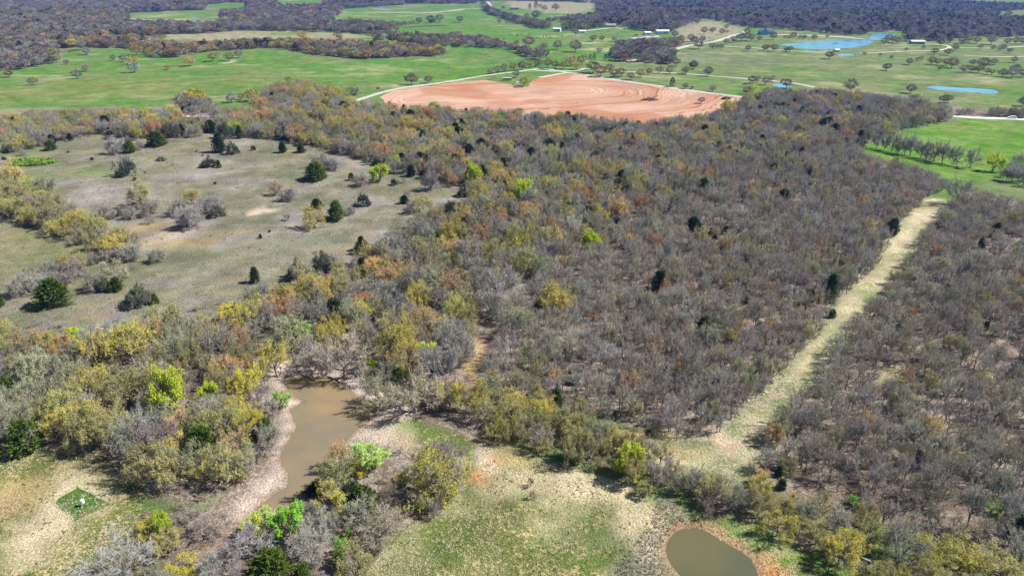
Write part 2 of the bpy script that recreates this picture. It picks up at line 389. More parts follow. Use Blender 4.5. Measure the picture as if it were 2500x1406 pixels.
# ------------------------------------------------------------------ materials
def new_mat(name, col=(.5,.5,.5), rough=.9, spec=.2, metal=0.0):
    m = bpy.data.materials.new(name)
    m.use_nodes = True
    b = m.node_tree.nodes['Principled BSDF']
    b.inputs['Base Color'].default_value = (*col, 1)
    b.inputs['Roughness'].default_value = rough
    b.inputs['Specular IOR Level'].default_value = spec
    b.inputs['Metallic'].default_value = metal
    return m, m.node_tree, b

def nd(t, kind, **kw):
    n = t.nodes.new(kind)
    for k, v in kw.items():
        setattr(n, k, v)
    return n

def mathn(t, op, a, b=None, clamp=False):
    n = nd(t, 'ShaderNodeMath', operation=op, use_clamp=clamp)
    for i, q in enumerate((a, b)):
        if q is None: continue
        if hasattr(q, 'is_linked'): t.links.new(q, n.inputs[i])
        else: n.inputs[i].default_value = q
    return n.outputs[0]

def noise(t, vec, scale, detail=2.0, rough=.55):
    n = nd(t, 'ShaderNodeTexNoise')
    n.inputs['Scale'].default_value = scale
    n.inputs['Detail'].default_value = detail
    n.inputs['Roughness'].default_value = rough
    t.links.new(vec, n.inputs['Vector'])
    return n.outputs['Fac']

def mixc(t, fac, a, b, blend='MIX'):
    n = nd(t, 'ShaderNodeMix', data_type='RGBA', blend_type=blend)
    for i, q in ((0, fac), (6, a), (7, b)):
        if hasattr(q, 'is_linked'): t.links.new(q, n.inputs[i])
        elif i == 0: n.inputs[0].default_value = q
        else: n.inputs[i].default_value = (*q, 1)
    return n.outputs[2]

def maprange(t, v, a, b, c=0.0, d_=1.0, smooth=True):
    n = nd(t, 'ShaderNodeMapRange')
    if smooth: n.interpolation_type = 'SMOOTHSTEP'
    for i, q in enumerate((v, a, b, c, d_)):
        if hasattr(q, 'is_linked'): t.links.new(q, n.inputs[i])
        else: n.inputs[i].default_value = q
    return n.outputs[0]

def pos(t):
    return nd(t, 'ShaderNodeNewGeometry').outputs['Position']

def noisy_mat(name, c1, c2, scale, rough=.9, spec=.2, bump=0.0, detail=3.0):
    m, t, b = new_mat(name, c1, rough, spec)
    p = pos(t)
    f = noise(t, p, scale, detail)
    t.links.new(mixc(t, maprange(t, f, .35, .65), c1, c2), b.inputs['Base Color'])
    if bump:
        bn = nd(t, 'ShaderNodeBump'); bn.inputs['Strength'].default_value = bump
        t.links.new(f, bn.inputs['Height']); t.links.new(bn.outputs[0], b.inputs['Normal'])
    return m

def land_material():
    m, t, b = new_mat('land', rough=1.0, spec=.0)
    p = pos(t)
    base = nd(t, 'ShaderNodeAttribute', attribute_name='base').outputs['Color']
    alt = nd(t, 'ShaderNodeAttribute', attribute_name='alt').outputs['Color']
    amt = nd(t, 'ShaderNodeAttribute', attribute_name='amt').outputs['Fac']
    mp = nd(t, 'ShaderNodeMapping'); t.links.new(p, mp.inputs[0]); mp.inputs['Scale'].default_value = (1, 1, 0)
    v = mp.outputs[0]
    n1 = noise(t, v, .035, 3); n2 = noise(t, v, .22, 4, .6); n3 = noise(t, v, 1.1, 3, .65)
    s = mathn(t, 'ADD', mathn(t, 'MULTIPLY', n1, .22), mathn(t, 'ADD', mathn(t, 'MULTIPLY', n2, .33), mathn(t, 'MULTIPLY', n3, .45)))
    thr = maprange(t, amt, 0.0, 1.0, .62, .38, smooth=False)
    fac = maprange(t, mathn(t, 'SUBTRACT', s, thr), -.03, .03)
    col = mixc(t, fac, base, alt)
    # tufts: fine light and dark flecks of grass and dead stalks
    n4 = noise(t, v, 2.6, 2, .7)
    fl = maprange(t, n4, .30, .72, .5, 1.5, smooth=False)
    n5 = noise(t, v, .085, 3)
    fl2 = maprange(t, n5, .3, .7, .76, 1.24, smooth=False)
    k = nd(t, 'ShaderNodeCombineXYZ')
    kk = mathn(t, 'MULTIPLY', fl, fl2)
    for i in range(3): t.links.new(kk, k.inputs[i])
    col = mixc(t, 1.0, col, k.outputs[0], 'MULTIPLY')
    t.links.new(col, b.inputs['Base Color'])
    bn = nd(t, 'ShaderNodeBump'); bn.inputs['Strength'].default_value = .8; bn.inputs['Distance'].default_value = .35
    t.links.new(mathn(t, 'ADD', n4, n3), bn.inputs['Height']); t.links.new(bn.outputs[0], b.inputs['Normal'])
    return m

def plough_material():
    m, t, b = new_mat('ploughed_soil', rough=1.0, spec=0)
    p = pos(t)
    e = nd(t, 'ShaderNodeAttribute', attribute_name='edge').outputs['Fac']
    n1 = noise(t, p, .018, 3); n2 = noise(t, p, .12, 3)
    e2 = mathn(t, 'ADD', mathn(t, 'ADD', e, mathn(t, 'MULTIPLY', n2, 6.0)), mathn(t, 'MULTIPLY', n1, 30.0))
    def stripes(sc, src=e2):
        n = nd(t, 'ShaderNodeTexNoise', noise_dimensions='1D')
        n.inputs['Scale'].default_value = sc; n.inputs['Detail'].default_value = 2
        t.links.new(src, n.inputs['W']); return n.outputs['Fac']
    a = stripes(.045); c = stripes(.42)
    f = mathn(t, 'ADD', mathn(t, 'MULTIPLY', a, .40), mathn(t, 'ADD', mathn(t, 'MULTIPLY', c, .38), mathn(t, 'MULTIPLY', n1, .27)))
    cr = nd(t, 'ShaderNodeValToRGB')
    cr.color_ramp.elements[0].position = .40; cr.color_ramp.elements[0].color = (.28,.125,.07,1)
    cr.color_ramp.elements[1].position = .62; cr.color_ramp.elements[1].color = (.50,.35,.265,1)
    x = cr.color_ramp.elements.new(.48); x.color = (.38,.20,.125,1)
    x = cr.color_ramp.elements.new(.545); x.color = (.44,.275,.195,1)
    t.links.new(f, cr.inputs[0])
    n3 = noise(t, p, .012, 2)
    col = mixc(t, maprange(t, n3, .54, .62, 0, .75), cr.outputs[0], (.35,.15,.075))
    col = mixc(t, maprange(t, noise(t, p, .024, 4), .54, .66, 0, .7), col, (.33,.215,.15))
    t.links.new(col, b.inputs['Base Color'])
    bn = nd(t, 'ShaderNodeBump'); bn.inputs['Strength'].default_value = .5; bn.inputs['Distance'].default_value = .3
    t.links.new(c, bn.inputs['Height']); t.links.new(bn.outputs[0], b.inputs['Normal'])
    return m

def water_material(name, col, rough=.06, spec=.5, scale=.9, bump=.06, col2=None):
    m, t, b = new_mat(name, col, rough, spec)
    p = pos(t)
    f = noise(t, p, scale, 3)
    bn = nd(t, 'ShaderNodeBump'); bn.inputs['Strength'].default_value = bump; bn.inputs['Distance'].default_value = .1
    t.links.new(f, bn.inputs['Height']); t.links.new(bn.outputs[0], b.inputs['Normal'])
    if col2:
        t.links.new(mixc(t, maprange(t, noise(t, p, .055, 3), .38, .64), col, col2), b.inputs['Base Color'])
    return m

def tint_material(name, var=.25, mix=None, trans=0.0, spec=.15):
    """colour of each tree comes from its own tint"""
    m = bpy.data.materials.new(name)
    m.use_nodes = True
    t = m.node_tree
    t.nodes.clear()
    out = nd(t, 'ShaderNodeOutputMaterial')
    at_ = nd(t, 'ShaderNodeAttribute', attribute_name='tint', attribute_type='INSTANCER').outputs['Color']
    col = at_
    if mix: col = mixc(t, mix[0], at_, mix[1])
    p = pos(t)
    n = noise(t, p, .9, 2)
    k = maprange(t, n, .3, .7, 1 - var, 1 + var, smooth=False)
    cx = nd(t, 'ShaderNodeCombineXYZ')
    for i in range(3): t.links.new(k, cx.inputs[i])
    col = mixc(t, 1.0, col, cx.outputs[0], 'MULTIPLY')
    df = nd(t, 'ShaderNodeBsdfDiffuse'); t.links.new(col, df.inputs[0])
    if trans:
        tr = nd(t, 'ShaderNodeBsdfTranslucent'); t.links.new(col, tr.inputs[0])
        mx = nd(t, 'ShaderNodeMixShader'); mx.inputs[0].default_value = trans
        t.links.new(df.outputs[0], mx.inputs[1]); t.links.new(tr.outputs[0], mx.inputs[2])
        t.links.new(mx.outputs[0], out.inputs[0])
    else:
        t.links.new(df.outputs[0], out.inputs[0])
    return m

M_LAND = land_material()
M_RED = plough_material()
M_ROAD = noisy_mat('gravel', (.38,.365,.34), (.48,.465,.43), .35, bump=.2)
M_DIRT = noisy_mat('pale_dirt', (.44,.39,.30), (.54,.48,.38), .25)
M_PAVED = noisy_mat('pale_asphalt', (.52,.52,.53), (.60,.60,.60), .3)
M_BARK = noisy_mat('bark', (.17,.15,.135), (.29,.27,.245), 3.0)
M_PALEBARK = noisy_mat('bleached_wood', (.55,.52,.48), (.42,.39,.36), 2.0)
M_TWIG = tint_material('twigs', .30, trans=.12)
M_TWIGL = tint_material('leafy_twigs', .2, mix=(.72, (.30,.28,.24)), trans=.12)
M_LEAF = tint_material('young_leaves', .30, trans=.28)
M_CEDAR = tint_material('cedar_spray', .35, trans=.12)

# ------------------------------------------------------------------ ground: one triangulation, cut along every outline
REG = []   # name, ground outline, colour kind (None: own material), softness in metres

def region(name, poly, kind, soft, amp=.5, step=1.6, smooth=2, px=True):
    a = gp(poly) if px else np.asarray(poly)
    if smooth: a = chaikin(a, smooth)
    if amp: a = ragged(a, amp, step)
    REG.append((name, a, kind, soft))

for nm, q in (('woodland_floor', F1), ('woodland_floor', F2), ('woodland_floor', F3), ('woodland_floor', F3B), ('woodland_floor', F4), ('woodland_floor', F6), ('woodland_floor', F7), ('woodland_floor', F8)):
    region(nm, q, 'litter', 6, .4, 2.0)
region('middle_pasture', MIDF, 'pasture', 10, .3, 2.0)
for q in (BEIGE1, BEIGE2): region('dry_field', q, 'beige', 10, .3, 2)
for q in (TOPF, TOPF2, TOPF3): region('far_pasture', q, 'pasture', 8, .3, 2)
region('dry_field', TOPF4, 'beige', 8, .3, 2)
for q in (TOPF5, TOPF6): region('far_pasture', q, 'olivegrass', 8, .3, 2)
region('east_pasture', [(1690,112),(1790,90),(1900,75),(2040,92),(2190,108),(2500,92),(2800,90),(2800,285),(2500,275),(2250,255),(2050,225),(1950,220),(1810,240),(1600,210),(1450,185),(1400,165),(1500,152),(1640,158),(1668,150),(1640,135)], 'olivegrass', 14, .2, 2)
region('woodland_floor', MAIN, 'litter', 3)
region('woodland_floor', RIGHTW, 'litter', 2.5)
region('woodland_floor', LEFTW, 'litter', 2.5)
region('woodland_floor', BOTW, 'litter', 2)
region('dry_grass_clearing', CLEAR, 'clearing', 3)
region('woodland_floor', [(-300,845),(100,835),(300,830),(450,815),(560,775),(650,735),(690,880),(-300,900)], 'litter', 4)
region('clearing_pasture', CLEAR_GREEN, 'cleargreen', 5)
region('woodland_floor', LHEDGE, 'litter', 3)
region('green_field', RFIELD, 'bright', 4)
region('olive_grass_strip', RFIELD2, 'olivegrass', 4)
region('hedge_floor', HEDGE, 'hedgefloor', 3)
region('near_field', FIELD_R, 'nearfield', 2.0)
region('near_field', FIELD_L, 'nearfield', 2.0)
region('grass_dam', DAM, 'dam', 1.0)
region('straw_track', TRACK, 'trackgreen', 2.2)
region('straw_lane', [(2275,482),(2245,512),(2200,548),(2178,585),(2150,640),(2100,695),(2050,745),(2030,790),(1985,850),(1950,900),(1930,925),(1960,905),(2000,850),(2050,785),(2120,720),(2180,645),(2230,580),(2270,530),(2312,490)], 'straw', 2.0)
region('woodland_floor', [(600,860),(760,880),(900,915),(1000,960),(1180,960),(1200,1060),(1160,1180),(1060,1240),(960,1330),(880,1406),(560,1420),(500,1300),(520,1220),(630,1140)], 'litter', 2)
region('pond_meadow', [(940,1030),(970,1015),(1040,1035),(1100,1040),(1160,1075),(1190,1110),(1170,1180),(1140,1130),(1060,1085),(960,1085),(930,1060)], 'nfgreen', 2)
region('bank_sand', [(640,870),(700,880),(770,895),(850,905),(900,940),(960,960),(1010,985),(1010,1010),(985,1040),(930,1080),(880,1085),(830,1110),(800,1160),(760,1225),(690,1260),(600,1262),(575,1245),(610,1212),(640,1180),(676,1150),(674,1106),(686,1080),(709,1040),(706,1004),(697,985),(690,950),(670,920),(640,905)], 'pinksand', 2.0)
region('creek_bed', [(640,1240),(590,1265),(540,1310),(480,1345),(400,1420),(380,1480),(480,1480),(500,1380),(560,1340),(620,1290)], 'litterpink', 2)
region('pond_shore', np.concatenate([PB * 1.0]) + 0 * PB, 'orange', 1.6, .25, 1.5, 0, px=False)
_c = PB.mean(0)
REG[-1] = ('orange_bank', ragged(_c + (PB - _c) * (1 + 1.0 / np.linalg.norm(PB - _c, axis=1))[:, None] + np.array([.75, .1]), .3, 1.2), 'bankmud', .6)
region('green_plot', [(131,1219),(190,1186),(268,1228),(185,1268)], 'plot', .35, .12, .8, 0)
region('ploughed_field', RED, None, 0, .12, 2, 0)
for nm, q, wd in ROADS:
    REG.append((nm, ragged(ribbon(q, wd), .05, 2.2), None, 0))
for nm, q, lev in WATERS:
    REG.append((nm.replace('lake', 'lake_bed').replace('pool', 'pool_bed').replace('pond', 'pond_bed'), ragged(q, .08 if 'pond' in nm else .1, 1.2 if 'pond' in nm else 2), 'bed', .6))
WATER_EDGE = [r[1] for r in REG[-len(WATERS):]]

pts = []
def grid(step, r0, r1, a):
    n = int(r1 / step) + 2
    gx, gy = np.meshgrid(np.arange(-n, n) * step, np.arange(-3, n) * step)
    gx, gy = gx.ravel() + rng.uniform(-.3, .3, gx.size) * step, gy.ravel() + rng.uniform(-.3, .3, gy.size) * step
    rr = np.hypot(gx, gy)
    m = (rr >= r0) & (rr < r1) & (np.abs(gx) < a * gy + 60)
    pts.append(np.stack([gx[m], gy[m]], 1))
grid(2.2, 0, 230, .95); grid(4.5, 230, 480, .92); grid(10, 480, 1100, .9); grid(24, 1100, 2600, .9); grid(80, 2600, 6000, 1.0)
far = []
for a in np.linspace(0, 2 * math.pi, 48, endpoint=False):
    for r in (400, 1500, 5000, 14000): far.append((r * math.cos(a), r * math.sin(a)))
far = np.array(far)
far = far[(far[:, 1] < -40) | (np.hypot(far[:, 0], far[:, 1]) > 7000) | (np.abs(far[:, 0]) > .95 * far[:, 1] + 70)]
pts.append(far)
P = np.concatenate(pts)
allp = [tuple(q) for q in P]
faces = []
for nm, a, k, s in REG:
    ar = 0.5 * np.sum(a[:, 0] * np.roll(a[:, 1], -1) - np.roll(a[:, 0], -1) * a[:, 1])
    if ar < 0: a = a[::-1]
    faces.append(list(range(len(allp), len(allp) + len(a))))
    allp.extend([tuple(q) for q in a])
res = delaunay_2d_cdt([Vector(q) for q in allp], [], faces, 0, 1e-3)
V = np.array([(q.x, q.y) for q in res[0]])
TRI = res[2]
OWN = np.array([max(o) if len(o) else -1 for o in res[5]])
Z = height(V[:, 0], V[:, 1])

SCRUB = [(float(a), float(b), 4.5) for a, b in (ground(x / 2.778, 250 + y / 2.778) for x, y in ((920, 780), (1280, 850), (1430, 770), (880, 1080), (700, 1090), (1070, 1092), (420, 1180), (160, 1300), (740, 1285), (370, 1375), (945, 1387), (1920, 660), (2140, 520), (2135, 858), (2200, 450)))]
kinds = sorted(C)
GROUND_K = .86
C = {k: (tuple(q * GROUND_K for q in v[0]), tuple(q * GROUND_K for q in v[1]), v[2]) for k, v in C.items()}
cb = np.tile(np.array(C['pasture'][0]), (len(V), 1)); ca = np.tile(np.array(C['pasture'][1]), (len(V), 1)); cm = np.full(len(V), C['pasture'][2])
dist = np.hypot(V[:, 0], V[:, 1])
wob = (fbm(V[:, 0] / 7, V[:, 1] / 7, 5) - .5)
OWN_PASTURE = np.zeros(len(V), bool)
for t_, o_ in zip(TRI, OWN):
    if o_ < 0 or REG[o_][0] in ('middle_pasture', 'east_pasture', 'far_pasture'):
        for q in t_: OWN_PASTURE[q] = True
def paint(k, wgt):
    global cb, ca, cm
    wgt = np.clip(wgt, 0, 1)
    cb = cb * (1 - wgt[:, None]) + np.array(C[k][0]) * wgt[:, None]
    ca = ca * (1 - wgt[:, None]) + np.array(C[k][1]) * wgt[:, None]
    cm = cm * (1 - wgt) + C[k][2] * wgt
for nm, a, k, soft in REG:
    if k is None: continue
    s = sdist(V, a, soft * 2)
    paint(k, sstep(-soft, soft, s + wob * soft * (1.6 if soft > .7 else 0)))
    if k == 'orange': continue
s = sdist(V, chaikin(gp(CLEAR), 2), 4.0); sc_ = (s > 0) & (np.abs(V[:, 0]) < 600)
n_ = fbm(V[:, 0] / 26, V[:, 1] / 26, 301); n2_ = fbm(V[:, 0] / 17, V[:, 1] / 17, 302); n3_ = fbm(V[:, 0] / 9, V[:, 1] / 9, 303)
paint('claylilac', sc_ * .75 * sstep(.50, .66, n_)); paint('claygreen', sc_ * .7 * sstep(.52, .66, n2_)); paint('tan', sc_ * .45 * sstep(.60, .72, n3_))
for hx, hy, hw in SCRUB:      # bare reddish earth and leaf litter under the lone trees
    q = np.hypot(V[:, 0] - hx, V[:, 1] - hy) / (hw * .7)
    paint('litter', .8 * sc_ * sstep(1.3, .5, q + (n3_ - .5)))
s = sdist(V, chaikin(gp(FIELD_R), 1), 4.0); sc_ = s > 0
paint('straw', sc_ * .55 * sstep(.54, .68, n3_)); paint('nfgreen', sc_ * .5 * sstep(.55, .68, n2_))
farw = sstep(380, 520, dist) * (OWN_PASTURE)
n_ = fbm(V[:, 0] / 70, V[:, 1] / 45, 311); n2_ = fbm(V[:, 0] / 110, V[:, 1] / 60, 312); n3_ = fbm(V[:, 0] / 45, V[:, 1] / 22, 313)
paint('bright2', farw * .65 * sstep(.50, .64, n_)); paint('olivegrass', farw * .6 * sstep(.52, .66, n2_)); paint('straw', farw * .38 * sstep(.62, .74, n3_))
VP = np.stack(project(V[:, 0], V[:, 1], np.zeros(len(V)))[:2], 1)
for (x, y, rx, ry, k, st) in PATCHES:
    gx, gy = ground(x, y)
    x1, _ = ground(x + rx, y); _, y1 = ground(x, y - ry)
    a_, b_ = abs(x1 - gx), abs(y1 - gy)
    q = np.hypot((V[:, 0] - gx) / a_, (V[:, 1] - gy) / b_)
    n = fbm(V[:, 0] / (a_ * .35), V[:, 1] / (b_ * .35), int(x)) - .5
    if st: paint(k, st * sstep(1.25, .55, q + n * 1.2))
cm = np.clip(cm + (fbm(V[:, 0] / 24, V[:, 1] / 24, 9) - .5) * .5, 0, 1)
for i_, (nm, q, lev) in enumerate(WATERS[:2]):      # repaint the pond rims and beds over the patches
    s = sdist(V, q, 2.0)
    if i_ == 1:
        rgt = sstep(-.35, .5, (V[:, 0] - _c[0]) / np.ptp(PB[:, 0])) + sstep(.1, .5, (V[:, 1] - _c[1]) / np.ptp(PB[:, 1])) * .6
        s3 = sdist(V, q, 4.0)
        paint('orange', sstep(-1.8, -.3, s3 + (fbm(V[:, 0] / 1.7, V[:, 1] / 1.7, 3) - .5) * 3) * np.clip(rgt, .15, 1) * .9)
    paint('wet', sstep(-1.3, -.2, s + (fbm(V[:, 0] / 3, V[:, 1] / 3, 8) - .5)) * .75)
    paint('bed', sstep(.2, .8, s))
_a, _b = gp([(1010,244), (1415,222)])
_t = np.clip(((V - _a) @ (_b - _a)) / ((_b - _a) @ (_b - _a)), 0, 1)
edge_red = np.hypot(*(V - _a - _t[:, None] * (_b - _a)).T) + 6 * (fbm(V[:, 0] / 40, V[:, 1] / 40, 321) - .5)

MATS = {'ploughed_field': M_RED, 'gravel_road': M_ROAD, 'dirt_road': M_DIRT, 'dam_road': M_DIRT, 'farm_yard': M_ROAD, 'paved_road': M_PAVED}
bynm = {}
for i in range(len(TRI)):
    bynm.setdefault(OWN[i], []).append(i)
for o_, ids in sorted(bynm.items()):
    nm = 'pasture' if o_ < 0 else REG[o_][0]
    tri = np.array([TRI[i] for i in ids])
    used, inv = np.unique(tri, return_inverse=True)
    inv = inv.reshape(tri.shape)
    kb, ka, km = cb[used], ca[used], cm[used]
    if nm == 'green_plot':
        kb[:], ka[:], km[:] = C['plot'][0], C['plot'][1], C['plot'][2]
    me = bpy.data.meshes.new(nm)
    me.from_pydata(np.column_stack([V[used], Z[used]]).tolist(), [], inv.tolist())
    for an, arr in (('base', kb), ('alt', ka)):
        at_ = me.attributes.new(an, 'FLOAT_COLOR', 'POINT')
        at_.data.foreach_set('color', np.column_stack([arr, np.ones(len(used))]).ravel())
    for an, arr in (('amt', km), ('edge', edge_red[used])):
        at_ = me.attributes.new(an, 'FLOAT', 'POINT')
        at_.data.foreach_set('value', arr)
    me.polygons.foreach_set('use_smooth', [True] * len(me.polygons))
    me.materials.append(MATS.get(nm, M_LAND))
    me.update()
    tag(link(nm, me), kind='structure')

M_BROWN = water_material('brown_water', (.255,.187,.10), .05, .35, .5, .03, (.18,.15,.10))
M_OLIVE = water_material('olive_water', (.115,.105,.05), .05, .35, .5, .03, (.085,.09,.05))
M_BLUE = water_material('sky_tinted_water', (.12,.42,.55), .15, .35, .05, .25, (.08,.30,.46))  # the sky's reflection on far water is put into its base colour
for (nm, q, lev), edge in zip(WATERS, WATER_EDGE):
    tris = tessellate_polygon([[Vector((x, y, 0)) for x, y in edge]])
    me = bpy.data.meshes.new(nm)
    me.from_pydata([(x, y, lev + .015) for x, y in edge], [], [tuple(t_) for t_ in tris])
    me.materials.append(M_BROWN if nm == 'brown_pond' else M_OLIVE if nm == 'olive_pond' else M_BLUE)
    me.update()
    for pgn in me.polygons:
        if pgn.normal.z < 0: pgn.flip()
    tag(link(nm, me), kind='structure')

# ------------------------------------------------------------------ tree models
def unit(v):
    return v / max(1e-9, math.sqrt(v @ v))

def sliver(mb, p, dr, l, wd, r, mat=0):
    s = unit(np.cross(dr, r.normal(0, .55, 3) + np.array((.35, 0, 1.0)))) * wd / 2      # broad side turned up to the light
    mb.add([p - s, p + s, p + dr * l], [(0, 1, 2)], mat)

def leaf(mb, p, size, r, mat=1):
    nn = unit(r.normal(0, .6, 3) + np.array((.3, 0, 1.0)))
    u = unit(np.cross(nn, r.normal(size=3))); q = np.cross(nn, u)
    a = size * r.uniform(.6, 1.2)
    mb.add([p - u * a * .5, p + q * a * .35, p + u * a * .5, p - q * a * .35], [(0, 1, 2, 3)], mat)

def make_oak(seed, Hh, Wd, fork=.28, n=(6, 4, 4), ntw=11, twl=.75, tww=.05, leaves=0, lsize=.2, up=.10, spread=1.0, stems=1, lclump=.3):
    """one oak: trunk and limbs in one mesh, fine branches, twigs and leaves in another"""
    r = np.random.default_rng(seed)
    tr, cr = MB(), MB()
    rad0 = .026 * Hh + .03
    def branch(p, dr, L, rad, lev):
        ns = (4, 4, 3, 2)[lev]
        path, dirs = [p], [dr]
        for _ in range(ns):
            dr = unit(dr + r.normal(0, .17 + .05 * lev, 3) + np.array((0, 0, up * (1 if lev < 2 else .6))))
            p = p + dr * L / ns
            path.append(p); dirs.append(dr)
        rr = [rad * (1 - .55 * i / ns) for i in range(ns + 1)]
        (tr if lev < 3 else cr).tube(path, rr, (6, 5, 4, 3)[lev])
        if lev < 3:
            nc = n[lev]
            for k in range(nc):
                t = (.35 + .65 * (k + r.uniform(.2, .9)) / nc) * ns
                i = min(int(t), ns - 1); f = t - i
                q = path[i] * (1 - f) + path[i + 1] * f if t < ns else path[-1]
                az = unit(np.cross(dirs[i], r.normal(size=3)))
                out = np.array((q[0], q[1], 0.0)); out = out / (math.hypot(q[0], q[1]) + 1e-3)
                cd = unit(dirs[i] * r.uniform(.45, .9) + az * r.uniform(.5, 1.0) * spread + out * .25)
                branch(q, cd, L * r.uniform(.5, .72), rad * .56, lev + 1)
        else:
            green = r.uniform() < lclump + .35
            for k in range(ntw):
                t = r.uniform(.1, 1) * ns
                i = min(int(t), ns - 1)
                q = path[i] + (path[i + 1] - path[i]) * (t - i)
                dd = unit(dirs[i] * .7 + r.normal(0, .75, 3) + np.array((0, 0, .15)))
                l = twl * r.uniform(.6, 1.3)
                sliver(cr, q, dd, l, tww, r)
                if leaves and green:
                    for _ in range(leaves):
                        leaf(cr, q + dd * l * r.uniform(.3, 1.1) + r.normal(0, .12, 3), lsize, r)
    for s_ in range(stems):
        th = fork * Hh
        p0 = np.array((r.normal(0, .2), r.normal(0, .2), -.35)) * (1 if stems > 1 else .2) + np.array((0, 0, -.25))
        p1 = p0 + np.array((r.normal(0, .10) * th, r.normal(0, .10) * th, th + .3))
        pm = (p0 + p1) / 2 + np.array((r.normal(0, .06) * th, r.normal(0, .06) * th, 0))
        tr.tube([p0, p0 + (pm - p0) * .25, pm, p1], [rad0 * 1.5, rad0 * 1.05, rad0 * .92, rad0 * .8], 7)
        for k in range(n[0]):
            a = 2 * math.pi * (k + r.uniform(-.3, .3)) / n[0]
            el = r.uniform(.25, .95) if k else 1.35
            q = p1 if k % 2 == 0 else p1 - (p1 - pm) * r.uniform(0, .7)
            branch(q, np.array((math.cos(a) * math.cos(el), math.sin(a) * math.cos(el), math.sin(el))), Hh * .46 * r.uniform(.85, 1.1), rad0 * .55, 1)
    A = np.array(cr.v)
    sx = Wd / 2 / np.percentile(np.hypot(A[:, 0], A[:, 1]), 95)
    sz = Hh / np.percentile(A[:, 2], 99)
    for mb in (tr, cr):
        mb.v = [(x * sx, y * sx, z * sz) for x, y, z in mb.v]
    return tr, cr

def make_cedar(seed, Hh, Wd, nb=110, cone=.75):
    r = np.random.default_rng(seed)
    tr, cr = MB(), MB()
    lean = r.normal(0, .03, 2) * Hh
    tr.tube([(0, 0, -.3), (lean[0] * .4, lean[1] * .4, Hh * .5), (lean[0], lean[1], Hh * .96)], [.03 * Hh, .018 * Hh, .004 * Hh], 6)
    lob = r.uniform(.6, 1.25, 9)
    for k in range(nb):
        t = ((k + r.uniform()) / nb) ** .85
        z = Hh * (.05 + .93 * t)
        a = k * 2.399 + r.normal(0, .3)
        prof = (min(1, (t + .12) / .30) ** .6) * ((1 - t) ** cone + .05)
        L = Wd / 2 * prof * lob[int((a % 6.283) / 6.284 * 9)] * r.uniform(.8, 1.12) + .12
        el = r.uniform(.15, .55) + t * .5
        dr = np.array((math.cos(a) * math.cos(el), math.sin(a) * math.cos(el), math.sin(el) * .6))
        p = np.array((lean[0] * t, lean[1] * t, z - L * .2))
        tr.tube([p, p + dr * L * .8], [.012 * Hh * (1 - t) + .01, .008], 3)
        m = int(12 + 16 * L / max(Wd / 2, .1))
        for _ in range(m):
            u = r.uniform(.25, 1) ** .7
            q = p + dr * L * u + r.normal(0, .09 * Wd / 2, 3)
            dd = unit(dr + r.normal(0, .55, 3) + np.array((0, 0, .35)))
            sliver(cr, q, dd, Wd * r.uniform(.07, .13), Wd * .05, r)
    return tr, cr

def make_brush(seed, Hh, Wd, n=150, wd=.05, leaves=0):
    """a thicket of thin stems rising from one root"""
    r = np.random.default_rng(seed)
    tr, cr = MB(), MB()
    for k in range(9):
        a = r.uniform(0, 6.283); el = r.uniform(.7, 1.4)
        dr = np.array((math.cos(a) * math.cos(el), math.sin(a) * math.cos(el), math.sin(el)))
        p0 = np.array((r.normal(0, .1) * Wd, r.normal(0, .1) * Wd, -.15)); L = Hh * r.uniform(.5, .8)
        p1 = p0 + dr * L * .6; p2 = p1 + unit(dr + r.normal(0, .2, 3)) * L * .5
        tr.tube([p0, p1, p2], [.045, .03, .012], 3)
        for _ in range(n // 9):
            q = p0 + (p1 - p0) * r.uniform(.3, 1) if r.uniform() < .4 else p1 + (p2 - p1) * r.uniform(0, 1)
            dd = unit(dr * .5 + r.normal(0, .6, 3) + np.array((0, 0, .3)))
            l = Hh * r.uniform(.2, .42)
            sliver(cr, q, dd, l, wd, r)
            for _ in range(leaves): leaf(cr, q + dd * l * r.uniform(.3, 1), .2, r)
    A = np.array(cr.v)
    sx = Wd / 2 / np.percentile(np.hypot(A[:, 0], A[:, 1]), 95); sz = Hh / np.percentile(A[:, 2], 99)
    for mb in (tr, cr): mb.v = [(x * sx, y * sx, z * sz) for x, y, z in mb.v]
    return tr, cr

